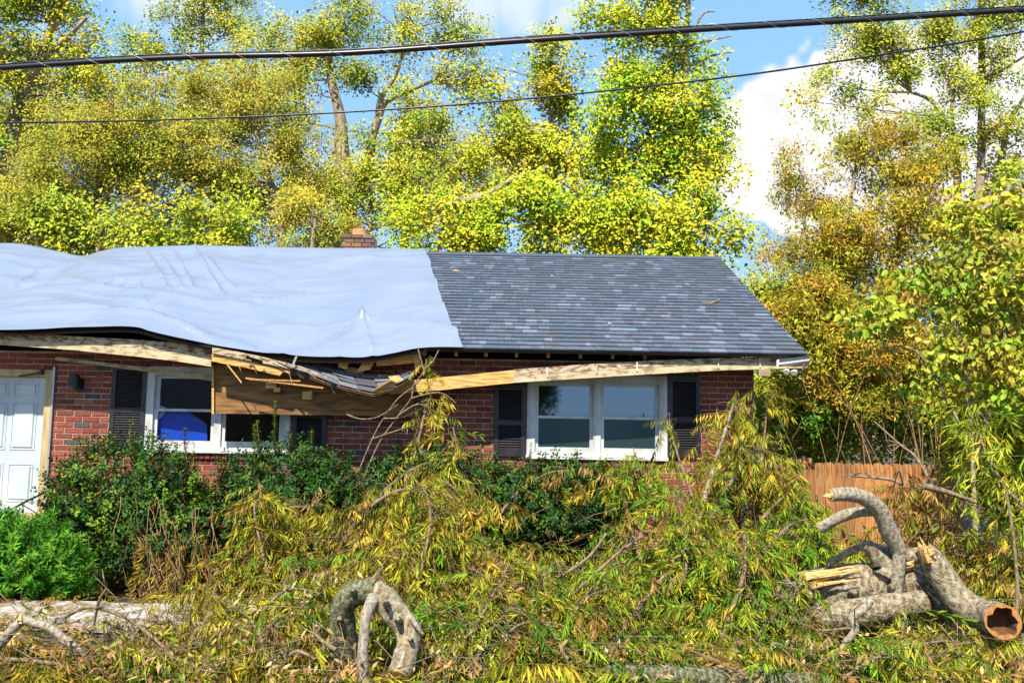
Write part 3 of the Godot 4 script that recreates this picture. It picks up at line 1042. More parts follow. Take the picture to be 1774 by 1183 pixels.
	# rafter tails in the opened eave
	for u in [735, 790, 842, 895, 950, 1006, 1062, 1118]:
		a = MB.new()
		var p := at(u, 614, 9.84)
		p.y = eave_y + 0.068 - 0.108
		a.plank(Vector3(p.x, p.y, p.z), Vector3(p.x, p.y, p.z) + sl * 3.2, nrm * 0.045, Vector3(0.019, 0, 0))
		a.v = a.v
		part("rafter", a, M.rafter, house)
	# drip edge of the laid roof
	a = MB.new()
	a.plank(base + Vector3(e_low - 0.42, 0, 0) - nrm * 0.022, base + Vector3(xr, 0, 0) - nrm * 0.022, nrm * 0.016, Vector3(0, 0, 0.004))
	part("drip_edge", a, M.dark_metal, house)
	# lantern
	var lp := at(128, 660, 10.12)
	var ln := Node3D.new()
	ln.name = "wall_lantern"
	house.add_child(ln, true)
	ln.position = lp - house.position
	a = MB.new()
	a.tube([lp + Vector3(0, -0.085, 0), lp + Vector3(0, -0.07, 0), lp + Vector3(0, 0.045, 0), lp + Vector3(0, 0.075, 0), lp + Vector3(0, 0.10, 0)], [0.06, 0.07, 0.068, 0.05, 0.012], 10)
	part("shade", a, M.dark_metal, ln)
	a = MB.new()
	a.span(Vector3(lp.x - 0.055, lp.y - 0.10, WALL_Z + 0.002), Vector3(lp.x + 0.055, lp.y + 0.03, WALL_Z + 0.03))
	a.tube([lp + Vector3(0, -0.08, 0), Vector3(lp.x, lp.y - 0.06, WALL_Z + 0.02)], [0.014, 0.014], 6)
	part("back_plate", a, M.dark_metal, ln)
	# end of the gutter, floodlights and a small junction box at the far corner
	var g := MB.new()
	var prof := [Vector2(0, 0.0), Vector2(0.0, -0.085), Vector2(0.055, -0.085), Vector2(0.085, -0.06), Vector2(0.085, -0.03), Vector2(0.11, 0.0)]
	var ga := at(1346, 628, 9.64)
	var gb2 := at(1399, 621, 9.64)
	for i in prof.size() - 1:
		var k0 := Vector3(0, prof[i].y + 0.03, prof[i].x)
		var k1 := Vector3(0, prof[i + 1].y + 0.03, prof[i + 1].x)
		g.quad(ga + k0, ga + k1, gb2 + k1, gb2 + k0)
		g.quad(ga + k0 * 0.96, gb2 + k0 * 0.96, gb2 + k1 * 0.96, ga + k1 * 0.96)
	part("gutter_end", g, M.white, house)
	var fl := Node3D.new()
	fl.name = "floodlight"
	house.add_child(fl, true)
	for u in [[1364, 642.5], [1377, 644]]:
		g = MB.new()
		var c := at(u[0], u[1], 9.62)
		var dir := Vector3(-0.45, -0.5, 0.75).normalized()
		g.tube([c - dir * 0.06, c - dir * 0.03, c + dir * 0.01, c + dir * 0.035, c + dir * 0.036], [0.015, 0.022, 0.03, 0.042, 0.034], 12)
		part("lamp_head", g, M.bulb, fl)
	g = MB.new()
	g.span(at(1319, 647, 9.8) - Vector3(0.035, 0.03, 0.03), at(1331, 640, 9.8) + Vector3(0.02, 0.0, 0.03))
	part("junction_box", g, M.soffit, house)
	# downspout near the corner
	g = MB.new()
	var dp := [at(1283, 704, 10.17), at(1284, 735, 10.17), at(1290, 800, 10.17), at(1291, 1000, 10.17)]
	g.plank(dp[0], dp[1], Vector3(0.04, 0, 0), Vector3(0, 0, 0.03))
	g.plank(dp[1], dp[2], Vector3(0.038, 0, 0), Vector3(0, 0, 0.028))
	g.plank(dp[2], dp[3], Vector3(0.038, 0, 0), Vector3(0, 0, 0.028))
	part("downspout", g, M.white, house)

func wedge(mb: MB, tf: Transform3D, w: float, l: float, col: Color):
	var x := w * 0.5
	var z := l * 0.5
	var p := []
	for q in [Vector3(-x, 0, -z), Vector3(x, 0, -z), Vector3(x, 0, z), Vector3(-x, 0, z), Vector3(-x, 0.0015, -z), Vector3(x, 0.0015, -z), Vector3(x, 0.017, z), Vector3(-x, 0.017, z)]:
		p.append(tf * q)
	mb.hexa(p, col)

var tarp_folds := []   # [points (along the eave, up the slope), height, width, then their bounds]
var tarp_peak := Vector2.ZERO
func on_roof(u: float, y: float) -> Vector2:
	var a := at(u, y, 10.0) - EYE
	var n := Vector3(0, 4.05, 1.955).normalized()
	var k := (Vector3(0, 2.75, -9.64) - EYE).dot(n) / a.dot(n)
	var p := EYE + a * k
	return Vector2(p.x, (-9.64 - p.z) / 4.11 * 4.5)
func build_tarp():
	tarp_peak = on_roof(628, 541)
	for f in [[[[-60, 556], [0, 557], [120, 558], [230, 557], [290, 566], [370, 588], [480, 596], [560, 600]], 0.035, 0.035], [[[130, 508], [190, 525], [250, 537]], 0.03, 0.03], [[[480, 598], [540, 587], [600, 561], [628, 541]], 0.04, 0.05], [[[628, 541], [700, 560], [795, 584]], 0.05, 0.045], [[[628, 541], [560, 551], [470, 553]], 0.035, 0.06], [[[450, 514], [540, 503], [640, 497], [770, 495]], 0.035, 0.05], [[[-60, 538], [0, 540], [150, 545], [300, 572], [440, 590]], 0.03, 0.05], [[[252, 435], [272, 470], [290, 506]], 0.022, 0.03], [[[275, 440], [295, 470], [314, 504]], 0.022, 0.03], [[[300, 435], [332, 500]], 0.022, 0.03], [[[335, 428], [352, 460], [380, 500]], 0.025, 0.035], [[[345, 440], [402, 492]], 0.022, 0.03], [[[196, 480], [172, 500]], 0.018, 0.025], [[[215, 482], [205, 500]], 0.018, 0.025], [[[238, 484], [244, 510]], 0.02, 0.025], [[[170, 487], [260, 480], [350, 484]], 0.02, 0.06], [[[480, 480], [600, 471], [745, 467]], 0.025, 0.07], [[[690, 574], [740, 578], [790, 578]], 0.025, 0.03], [[[560, 603], [620, 592], [700, 588]], 0.025, 0.06], [[[628, 541], [638, 575], [650, 612]], 0.035, 0.06], [[[-60, 465], [0, 470], [100, 480], [200, 503], [300, 522], [430, 526]], 0.03, 0.09], [[[620, 445], [670, 452], [735, 448]], 0.02, 0.05], [[[400, 520], [430, 500], [520, 462], [600, 447]], 0.02, 0.06], [[[20, 480], [60, 455], [130, 447]], 0.03, 0.06], [[[470, 575], [540, 566], [600, 552]], 0.02, 0.03]]:
		var pts := []
		var lo := Vector2(99, 99)
		var hi := Vector2(-99, -99)
		for q in f[0]:
			var v := on_roof(q[0], q[1])
			pts.append(v)
			lo = lo.min(v)
			hi = hi.max(v)
		var m: float = f[2] * 5.0
		tarp_folds.append([pts, f[1], f[2], lo.y - m, hi.y + m, lo.x - m, hi.x + m])
	var low := []
	for q in [[-480, 577], [-300, 576], [0, 572], [120, 570], [225, 567], [262, 575], [330, 590], [400, 603], [480, 616], [580, 622], [640, 621], [680, 615], [720, 607], [760, 605], [805, 605]]: low.append(at(q[0], q[1], 9.64))
	var top := []
	for q in [[-300, 430], [-100, 425], [0, 422], [40, 424], [90, 434], [140, 444], [170, 437], [205, 430], [260, 428], [340, 426], [480, 429], [600, 433], [745, 436]]: top.append(at(q[0], q[1], 13.75))
	tarp_low = smooth_path(low, 6)
	tarp_top = smooth_path(top, 6)
func hang_tarp():
	var rows := 84
	var cols := 300
	var pts := []
	for i in rows:
		for j in cols:
			pts.append(tarp_point(j / (cols - 1.0), i / (rows - 1.0), 0.012))
	# over the ridge and a little down the back
	for i in range(1, 9):
		for j in cols:
			var p := tarp_point(j / (cols - 1.0), 1.0, 0.012)
			pts.append(p + Vector3(0, -0.5 * pow(i / 8.0, 1.4), -1.1 * i / 8.0))
	var mb := MB.new()
	mb.grid(pts, rows + 8, cols)
	var t := thing("roof_tarp", "pale blue plastic sheet draped over the left half of the shingle roof", "tarp", Vector3(-4.5, 4.0, -12.0))
	part("sheet", mb, M.tarp, t)

# ---------------------------------------------------------------- wreckage at the broken eave
func build_wreckage():
	var a := MB.new()
	# plywood soffit panel swung down in front of the window
	var p := thing("plywood_panel", "large brown plywood panel hanging in front of the left window", "plywood", at(365, 720, 9.98))
	a.hexa([at(366, 716, 9.99), at(715, 722, 9.97), at(715, 722, 9.95), at(366, 716, 9.97), at(366, 628, 9.99), at(716, 655, 9.97), at(716, 655, 9.95), at(366, 628, 9.97)])
	part("sheet", a, M.plywood, p)
	a = MB.new()
	a.hexa([at(366, 717, 9.965), at(370, 717, 9.965), at(370, 717, 9.94), at(366, 717, 9.94), at(366, 630, 9.965), at(370, 630, 9.965), at(370, 630, 9.94), at(366, 630, 9.94)])
	part("edge_batten", a, M.lumber, p)
	for q in [[470, 668, 12, 7], [533, 685, 11, 10], [480, 675, 7, 6]]:
		a = MB.new()
		a.box(Transform3D(Basis(Vector3(0.2, 1, 0).normalized(), rf(-0.3, 0.3)), at(q[0], q[1], 9.90)), Vector3(size_at(q[2] * 1.5, 9.9), size_at(q[3] * 1.4, 9.9), 0.08))
		part("nail_block", a, M.lumber, p)
	var b := thing("broken_fascia", "splintered grey and yellow fascia boards drooping over the plywood panel", "board", at(366, 615, 9.68))
	a = MB.new()
	strip(a, [[367, 600], [450, 617], [520, 634], [560, 650], [600, 668]], [[367, 612], [450, 628], [520, 644], [560, 661], [602, 675]], 9.66, 0.03)
	part("fascia_board", a, M.weathered, b)
	a = MB.new()
	strip(a, [[366, 613], [430, 625], [492, 641]], [[366, 626], [430, 638], [484, 651]], 9.685, 0.04)
	part("lumber", a, M.lumber, b)
	for q in [[[392, 630], [418, 663], 3.0], [[425, 655], [560, 672], 3.0], [[486, 640], [502, 646], 4.0], [[560, 650], [600, 674], 4.0], [[430, 657], [520, 660], 2.5]]:
		a = MB.new()
		var s := size_at(q[2], 9.7)
		a.plank(at(q[0][0], q[0][1], 9.70), at(q[1][0], q[1][1], 9.64), Vector3(0, s * 0.5, 0), Vector3(0, 0, 0.006))
		part("splinter", a, M.rafter if q[1][0] > 500 else M.lumber, b)
	for i in 15:
		a = MB.new()
		var u := rf(372, 610)
		var y := curve([[366, 622], [450, 632], [520, 648], [610, 680]], u) + rf(-2, 4)
		var l := rf(8, 34)
		var d := rf(9.64, 9.74)
		var w := rf(0.002, 0.006)
		var ang := rf(-0.3, 1.4)
		a.tube([at(u, y, d), at(u + l * cos(ang) * 0.6, y + l * sin(ang) * 0.5, d), at(u + l * cos(ang), y + l * sin(ang), d + rf(-0.03, 0.03))], [w, w * 0.8, 0.0006], 4)
		part("splinter", a, pick([M.lumber, M.rafter, M.weathered, M.fresh]), b)
	# torn roofing felt hanging in rags
	for q in [[520, 642, 34, 12], [575, 664, 26, 10], [440, 620, 30, 8], [610, 672, 30, 9]]:
		var pts2 := []
		for i in 4:
			for j in 7:
				pts2.append(at(q[0] + q[2] * (j / 6.0 - 0.5) + rf(-1.5, 1.5), q[1] + q[3] * (1.0 - i / 3.0) * rf(0.5, 1.2) + 0.32 * q[2] * (j / 6.0 - 0.5), 9.63 + 0.02 * sin(j * 1.3) - 0.015 * i))
		a = MB.new()
		a.grid(pts2, 4, 7)
		part("torn_felt", a, M.felt, b)
	var c := thing("dangling_beam", "raw orange board end hanging from the right fascia toward the break", "board", at(800, 655, 9.66))
	a = MB.new()
	strip(a, [[686, 668], [712, 659], [760, 654], [891, 641]], [[690, 682], [712, 679], [760, 676], [891, 663]], 9.79, 0.035)
	part("board", a, M.lumber, c)
	a = MB.new()
	strip(a, [[668, 672], [690, 664], [712, 660]], [[676, 684], [690, 681], [712, 680]], 9.70, 0.03)
	part("torn_end", a, M.rafter, c)
	# collapsed piece of roof with shingles still on it
	var w := thing("collapsed_roof_piece", "buckled piece of roof with torn grey shingles in the broken eave", "roof debris", at(580, 660, 9.7))
	var up := [[455, 612, 9.95], [500, 616, 9.98], [545, 622, 10.0], [585, 633, 10.0], [630, 643, 10.0], [680, 648, 9.95], [712, 640, 9.85]]
	var lo := [[470, 628, 9.66], [510, 641, 9.64], [560, 660, 9.60], [600, 672, 9.57], [648, 682, 9.55], [686, 670, 9.57], [716, 652, 9.62]]
	var pts := []
	var lifted := []
	for i in 8:
		for j in 7:
			var q0 := at(lo[j][0], lo[j][1], lo[j][2])
			var q1 := at(up[j][0], up[j][1], up[j][2])
			var q := q0.lerp(q1, i / 7.0) + Vector3(0, -0.012, 0)
			pts.append(q)
	a = MB.new()
	a.grid(pts, 8, 7)
	var under := []
	for i in 8:
		for j in 7: under.append(pts[i * 7 + 6 - j] + Vector3(0, -0.02, -0.006))
	a.grid(under, 8, 7)
	part("decking", a, M.cavity, w)
	var st := [Color(0.085, 0.095, 0.125), Color(0.12, 0.14, 0.175), Color(0.065, 0.07, 0.09), Color(0.15, 0.17, 0.20)]
	for r in 5:
		var f0 := r / 5.0
		var f1 := (r + 1.12) / 5.0
		var x := rf(0.0, 0.05)
		while x < 0.98:
			var x1 := minf(x + rf(0.09, 0.17), 1.0)
			var co := []
			for k in [[x, f1], [x1 - 0.008, f1], [x1 - 0.008, f0], [x, f0]]:
				var jj: float = k[0] * 6.0
				var j := mini(int(jj), 5)
				var l0 := at(lo[j][0], lo[j][1], lo[j][2]).lerp(at(lo[j + 1][0], lo[j + 1][1], lo[j + 1][2]), jj - j)
				var l1 := at(up[j][0], up[j][1], up[j][2]).lerp(at(up[j + 1][0], up[j + 1][1], up[j + 1][2]), jj - j)
				co.append(l0.lerp(l1, k[1]))
			if not (x > 0.62 and r > 3):
				var lift := Vector3(0, 0.005 + rf(0.0, 0.008), 0)
				var tw := Vector3(0, rf(0.0, 0.022), 0)
				var mb := MB.new()
				mb.hexa([co[0], co[1], co[2] + lift, co[3] + lift + tw, co[0] + Vector3(0, 0.004, 0), co[1] + Vector3(0, 0.004, 0), co[2] + lift + Vector3(0, 0.008, 0), co[3] + lift + tw + Vector3(0, 0.008, 0)], pick(st))
				part("shingle", mb, M.shingle, w)
			x = x1
	a = MB.new()
	a.hexa([at(652, 682, 9.56), at(690, 664, 9.60), at(676, 660, 9.54), at(645, 678, 9.52), at(652, 680, 9.56), at(690, 662, 9.60), at(676, 658, 9.54), at(645, 676, 9.52)])
	part("torn_shingle", a, M.rafter, w)
	a = MB.new()
	strip(a, [[511, 617], [515, 617]], [[503, 637], [507, 637]], 9.62, 0.006)
	part("metal_strip", a, M.steel, w)
	# broken framing in the hole above it
	var fr := thing("broken_framing", "splintered orange roof framing showing under the edge of the plastic sheet", "framing", at(670, 640, 9.95))
	for q in [[[650, 622], [722, 614], [722, 629], [652, 634], 9.82, "lumber"], [[628, 627], [650, 624], [640, 640], [617, 645], 9.80, "lumber"], [[586, 622], [604, 624], [600, 640], [586, 636], 9.83, "fresh"], [[716, 612], [727, 608], [727, 628], [720, 650], 9.78, "lumber"], [[655, 650], [700, 648], [702, 656], [655, 658], 9.86, "lumber"], [[598, 634], [630, 640], [628, 648], [598, 645], 9.9, "rafter"], [[672, 652], [690, 650], [700, 660], [682, 664], 9.6, "fresh"]]:
		a = MB.new()
		var d: float = q[4]
		var k := Vector3(0, 0, -0.04)
		var c0 := at(q[3][0], q[3][1], d)
		var c1 := at(q[2][0], q[2][1], d)
		var c2 := at(q[1][0], q[1][1], d)
		var c3 := at(q[0][0], q[0][1], d)
		a.hexa([c0 + k, c1 + k, c1, c0, c3 + k, c2 + k, c2, c3])
		part("board", a, M[q[5]], fr)
	for i in 3:
		for j in 4:
			a = MB.new()
			a.brick(Transform3D(Basis(), at(640 + j * 24 + (i % 2) * 10, 636 + i * 7, 10.1)), Vector3(0.155, 0.044, 0.06), 0.003, pick([Color(0.28, 0.06, 0.035), Color(0.24, 0.09, 0.05), Color(0.33, 0.12, 0.05)]))
			part("brick", a, M.brick, fr)
	a = MB.new()
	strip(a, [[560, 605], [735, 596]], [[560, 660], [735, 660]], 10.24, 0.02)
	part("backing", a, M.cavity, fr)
	# blue sheet standing inside the left window
	var bt := thing("blue_sheet", "bright blue plastic sheet standing inside the left window", "tarp", at(310, 764, 10.5))
	pts = []
	var oy := [[262, 716], [285, 710], [305, 707], [322, 712], [342, 724], [355, 733], [358, 740]]
	for i in 8:
		for j in oy.size():
			var b0 := at(oy[j][0], 772, 10.335)
			var b1 := at(oy[j][0], oy[j][1], 10.345)
			pts.append(b0.lerp(b1, i / 7.0) + Vector3(0, 0, 0.004 * sin(j * 1.7 + i * 0.3)))
	a = MB.new()
	a.grid(pts, 8, oy.size())
	part("sheet", a, M.blue_tarp, bt)
	a = MB.new()
	a.quad(at(262, 738, 10.325), at(280, 722, 10.325), at(290, 708, 10.328), at(262, 696, 10.328))
	part("white_corner", a, M.pale_blue, bt)

# ---------------------------------------------------------------- fallen tree
var NY := [Color(0.447, 0.396, 0.030), Color(0.370, 0.370, 0.030), Color(0.267, 0.292, 0.026), Color(0.499, 0.378, 0.043), Color(0.172, 0.206, 0.019), Color(0.284, 0.215, 0.052)]
var NG := [Color(0.123, 0.246, 0.018), Color(0.197, 0.312, 0.023), Color(0.312, 0.369, 0.025), Color(0.082, 0.164, 0.015), Color(0.377, 0.377, 0.025)]
var ND := [Color(0.32, 0.19, 0.06), Color(0.38, 0.26, 0.07), Color(0.25, 0.21, 0.03), Color(0.30, 0.24, 0.03)]

func droop_basis(pitch_lo: float, pitch_hi: float) -> Basis:
	return Basis(Vector3.UP, rf(0, TAU)) * Basis(Vector3(0, 0, 1), rf(pitch_lo, pitch_hi)) * Basis(Vector3.RIGHT, rf(-0.6, 0.6))

func fallen_branch(label: String, path: Array, n: int, spread: float, kind: String, pals: Array, opt := {}):
	var p := []
	var r := []
	for q in path:
		p.append(at(q[0], q[1], q[2]))
		r.append(size_at(q[3], q[2]) * 0.6)
	var t := thing("leafy_branch", label, "branch", p[0], "leafy branches of the fallen tree")
	var sp := smooth_path(p, 5)
	var rr := smooth_path(r, 5)
	var mb := MB.new()
	mb.tube(sp, rr, 6, Color.WHITE, true, lump, 0.1)
	part("stem", mb, opt.get("bark", M.twig), t)
	var tw := MB.new()
	var tf := [[], [], []]
	var cc := [[], [], []]
	for i in n:
		var f := pow(rng.randf(), 0.8)
		var k := f * (sp.size() - 1)
		var b: Vector3 = sp[int(k)].lerp(sp[mini(int(k) + 1, sp.size() - 1)], k - int(k))
		var o := rdir() * spread * pow(rng.randf(), 0.6)
		o.y = o.y * opt.get("flat", 0.8) - spread * opt.get("hang", 0.15)
		var e := b + o
		if e.y < 0.05: e.y = rf(0.03, 0.15)
		if lump.get_noise_3dv(e * 45.0) < -0.08 and rng.randf() < 0.8: continue
		if i % 3 == 0 and o.length() > 0.08:
			tw.tube([b, b.lerp(e, 0.5) + Vector3(0, 0.1 * o.length(), 0), e], [0.005, 0.004, 0.002], 3, Color.WHITE, false)
		if e.z > -7.6 and px(e).x > 1385 and px(e).y < 1085 and not opt.has("keep"): continue
		var v := rng.randi() % 3
		var s := rf(0.75, 1.2)
		tf[v].append(Transform3D(droop_basis(-1.2, 0.2).scaled(Vector3(s, s, s)), e))
		var c := pal(pals)
		if rng.randf() < 0.10: c = pal(ND)
		cc[v].append(c)
	if tw.v.size(): tag(part("twigs", tw, M.twig, t), "", "", "", "stuff")
	for v in 3:
		if tf[v].size(): sprays("foliage", SP["%s%d" % [kind, v]], tf[v], cc[v], M.dry_leaf, t, "stuff")
	return t

func log_tube(parent: Node3D, called: String, path: Array, m: Material, opt := {}):
	var p := []
	var r := []
	for q in path:
		p.append(at(q[0], q[1], q[2]))
		r.append(size_at(q[3], q[2]) * opt.get("scale", 1.0))
	var sp := smooth_path(p, opt.get("per", 7))
	var rr := smooth_path(r, opt.get("per", 7))
	var mb := MB.new()
	mb.tube(sp, rr, opt.get("sides", 18), Color.WHITE, not opt.has("open"), lump, opt.get("amp", 0.10))
	part(called, mb, m, parent)
	if opt.has("cut"):
		for e in opt.cut:
			var k := 0 if e == 0 else sp.size() - 1
			var dir: Vector3 = (sp[0] - sp[1]).normalized() if e == 0 else (sp[k] - sp[k - 1]).normalized()
			var c := MB.new()
			var side := dir.cross(Vector3.UP).normalized()
			var up := side.cross(dir)
			var last := []
			for k2 in 9:
				var f := 0.93 * (1.0 - k2 / 9.0)
				var ring := []
				for j in 18:
					var a := TAU * j / 18.0
					ring.append(sp[k] + (side * cos(a) + up * sin(a)) * rr[k] * f * (1.0 + 0.05 * sin(j * 1.7 + k2 * 0.3)) + dir * (0.006 + 0.002 * (k2 % 2) + 0.0015 * sin(j * 2.3)))
				var tone := Color(1, 1, 1) if k2 % 2 else Color(0.72, 0.62, 0.5)
				if k2 == 0:
					for j in 18: c.quad(ring[j], ring[(j + 1) % 18], ring[(j + 1) % 18] - dir * 0.02, ring[j] - dir * 0.02, tone)
				else:
					for j in 18: c.quad(last[j], ring[j], ring[(j + 1) % 18], last[(j + 1) % 18], tone)
				last = ring
			for j in 18: c.tri(sp[k] + dir * 0.008, last[(j + 1) % 18], last[j], Color(0.6, 0.45, 0.3))
			part("cut_face", c, M.cut_end, parent)
func splinters(parent: Node3D, u: float, y: float, d: float, dir: Vector3, n: int, l: float, spread: float):
	for i in n:
		var mb := MB.new()
		var b := at(u, y, d) + rdir() * spread
		var q := (dir + rdir() * 0.14).normalized()
		var w := rf(0.008, 0.022)
		var side := q.cross(Vector3(0, 0, 1)).normalized() * w
		var len := l * rf(0.5, 1.1)
		mb.hexa([b - side + Vector3(0, 0, -w), b + side + Vector3(0, 0, -w), b + side + Vector3(0, 0, w), b - side + Vector3(0, 0, w), b + q * len - side * 0.15, b + q * len * 0.96 + side * 0.15, b + q * len * 0.96 + side * 0.15 + Vector3(0, 0, 0.003), b + q * len - side * 0.15 + Vector3(0, 0, 0.003)])
		part("splinter", mb, M.fresh, parent)

func build_logs():
	# the arched limb in the front
	var t := thing("arched_limb", "mossy forked tree limb arching out of the brush with a sawn orange end", "log", at(640, 1180, 6.2))
	log_tube(t, "limb", [[600, 1215, 6.45, 25], [598, 1150, 6.4, 25], [594, 1095, 6.35, 22], [594, 1050, 6.3, 21], [620, 1026, 6.25, 20], [655, 1024, 6.2, 22]], M.moss_bark, {"amp": 0.12})
	log_tube(t, "limb", [[632, 1022, 6.24, 20], [655, 1030, 6.2, 22], [680, 1056, 6.15, 23], [706, 1092, 6.1, 22], [704, 1128, 6.0, 20], [690, 1172, 5.85, 19]], M.bark, {"cut": [1]})
	log_tube(t, "side_limb", [[648, 1036, 6.12, 12], [634, 1066, 6.0, 10], [630, 1105, 5.95, 9], [628, 1150, 5.9, 10], [636, 1215, 5.88, 10]], M.pale_bark)
	log_tube(t, "stub", [[648, 1018, 6.25, 12], [657, 1003, 6.22, 8]], M.rot)
	log_tube(t, "stub", [[712, 1070, 6.05, 5], [722, 1085, 6.0, 4], [731, 1097, 6.0, 3]], M.pale_bark, {"sides": 8})
	for q in [[588, 1075, 6.2, 5], [612, 1025, 6.1, 4], [690, 1075, 5.98, 5], [668, 1045, 6.0, 4], [712, 1110, 5.95, 4]]:
		log_tube(t, "knot", [[q[0], q[1], q[2] + 0.06, q[3] * 1.5], [q[0] + rf(-2, 2), q[1] - 2, q[2] - 0.03, q[3]], [q[0] + rf(-3, 3), q[1] - 3, q[2] - 0.05, q[3] * 0.5]], M.bark, {"sides": 9, "per": 3, "amp": 0.2})
	splinters(t, 585, 1190, 6.05, Vector3(0.65, 0.75, 0.1), 16, 0.2, 0.055)
	# the stack on the right
	var a := thing("curved_limb", "pale lichen-covered limb curving up to a sawn end in front of the fence", "log", at(1555, 1015, 7.3))
	log_tube(a, "limb", [[1440, 858, 7.1, 11], [1470, 856, 7.12, 12.5], [1500, 864, 7.15, 13.5], [1525, 886, 7.18, 14.5], [1543, 925, 7.22, 14.5], [1558, 955, 7.25, 13], [1557, 985, 7.25, 10.5], [1554, 1030, 7.25, 10]], M.pale_bark, {"cut": [0]})
	splinters(a, 1440, 858, 7.1, Vector3(-1, -0.1, 0.2), 7, 0.05, 0.03)
	log_tube(a, "side_limb", [[1530, 890, 7.22, 9], [1505, 886, 7.3, 9], [1465, 893, 7.4, 9.5], [1420, 915, 7.5, 9]], M.pale_bark, {"sides": 12})
	var b := thing("knotted_fork", "short knotted fork of dark bark lying on the big log", "log", at(1535, 990, 7.4))
	log_tube(b, "fork", [[1496, 944, 7.4, 10], [1510, 952, 7.4, 13], [1528, 970, 7.38, 21], [1536, 985, 7.36, 23], [1530, 1000, 7.34, 16]], M.bark, {"amp": 0.18})
	log_tube(b, "side_limb", [[1530, 972, 7.38, 15], [1565, 965, 7.4, 13], [1600, 962, 7.42, 14], [1625, 964, 7.45, 12]], M.bark)
	log_tube(b, "side_limb", [[1498, 946, 7.42, 6], [1465, 960, 7.5, 6], [1432, 980, 7.55, 5]], M.bark, {"sides": 8})
	log_tube(b, "stub", [[1537, 965, 7.36, 6], [1538, 946, 7.34, 5]], M.pale_bark, {"sides": 8})
	var c := thing("hollow_limb", "thick lichen-spotted limb with a splintered top and a hollow rotten end", "log", at(1700, 1100, 6.9))
	log_tube(c, "limb", [[1600, 950, 7.2, 16], [1618, 975, 7.15, 20], [1640, 1008, 7.1, 22.5], [1668, 1045, 7.0, 24], [1700, 1066, 6.85, 27], [1724, 1073, 6.66, 29], [1738, 1077, 6.48, 29]], M.bark, {"amp": 0.08, "open": true})
	var hp := at(1739, 1077, 6.46)
	var hd := (at(1738, 1077, 6.48) - at(1724, 1073, 6.66)).normalized()
	var mb := MB.new()
	var hr := size_at(29, 6.48)
	mb.hole(hp - hd * 0.004, hd, hr * 1.0, hr * 0.78, 0.1, 0.12, true, Color(0.5, 0.38, 0.27))
	part("rotten_rim", mb, M.cut_end, c)
	mb = MB.new()
	mb.hole(hp - hd * 0.004, hd, hr * 1.0, hr * 0.78, 0.14, 0.12, false)
	part("hollow", mb, M.rot, c)
	splinters(c, 1610, 965, 7.08, Vector3(-0.5, 0.85, 0.15), 14, 0.16, 0.05)
	log_tube(c, "twig", [[1762, 1062, 6.7, 4], [1764, 1020, 6.75, 3], [1757, 930, 6.8, 2.5], [1744, 850, 6.85, 2]], M.twig, {"sides": 7})
	var g := thing("big_log", "thickest lichen-crusted log lying across the stack on the right", "log", at(1480, 1050, 7.45))
	log_tube(g, "trunk", [[1300, 1062, 7.75, 44], [1380, 1044, 7.65, 44], [1460, 1022, 7.55, 42], [1540, 1012, 7.5, 38], [1618, 1004, 7.45, 33]], M.bark, {"sides": 26, "amp": 0.08})
	splinters(g, 1400, 1006, 7.35, Vector3(1.0, 0.22, 0), 18, 0.42, 0.06)
	splinters(g, 1560, 985, 7.3, Vector3(1.0, 0.25, 0), 8, 0.25, 0.03)
	for q in [[1400, 1035, 7.3, 8], [1478, 1030, 7.25, 6], [1545, 1020, 7.25, 6]]:
		log_tube(g, "knot", [[q[0], q[1], q[2] + 0.06, q[3] * 1.5], [q[0] + 2, q[1] - 3, q[2] - 0.02, q[3]], [q[0] + 3, q[1] - 4, q[2] - 0.05, q[3] * 0.6]], M.bark, {"sides": 9, "per": 3, "amp": 0.25})
	var h := thing("lower_log", "slimmer pale log wedged below the big lichen-crusted log", "log", at(1480, 1080, 7.2))
	log_tube(h, "trunk", [[1300, 1100, 7.2, 16], [1380, 1082, 7.15, 20], [1440, 1070, 7.15, 23], [1520, 1056, 7.15, 24], [1600, 1044, 7.2, 20]], M.bark)
	var e := thing("short_log", "short sawn log end resting behind the hollow limb", "log", at(1640, 1065, 7.3))
	log_tube(e, "trunk", [[1600, 1012, 7.5, 19], [1630, 1045, 7.35, 19], [1662, 1076, 7.2, 17]], M.bark, {"cut": [1]})
	var s := thing("crooked_stick", "grey crooked stick twisting down in front of the slim log", "stick", at(1485, 1183, 6.6))
	log_tube(s, "stick", [[1509, 1042, 6.75, 6], [1494, 1058, 6.7, 7], [1476, 1072, 6.68, 7], [1483, 1088, 6.66, 6], [1474, 1104, 6.64, 5.5], [1462, 1118, 6.62, 5], [1470, 1145, 6.6, 4.5], [1494, 1190, 6.55, 4]], M.pale_bark, {"sides": 10, "per": 4})
	log_tube(s, "twig", [[1476, 1088, 6.68, 2.5], [1430, 1092, 6.75, 2], [1400, 1090, 6.8, 1.5]], M.twig, {"sides": 6})
	var f := thing("mossy_log", "mossy log lying along the bottom of the brush pile", "log", at(1180, 1180, 6.05))
	log_tube(f, "trunk", [[1050, 1168, 6.0, 14], [1140, 1170, 6.0, 17], [1240, 1176, 6.0, 19], [1340, 1180, 6.0, 20], [1440, 1190, 6.0, 18]], M.moss_bark)
	var l := thing("forked_stick", "grey forked stick with a snapped orange tip at the bottom left", "stick", at(45, 1080, 6.4))
	log_tube(l, "stick", [[-25, 1140, 6.35, 9], [5, 1108, 6.4, 9], [25, 1086, 6.42, 8], [40, 1074, 6.45, 8]], M.pale_bark, {"sides": 10})
	log_tube(l, "stick", [[38, 1074, 6.45, 7], [85, 1088, 6.4, 7], [118, 1114, 6.35, 7], [152, 1142, 6.3, 5]], M.pale_bark, {"sides": 10})
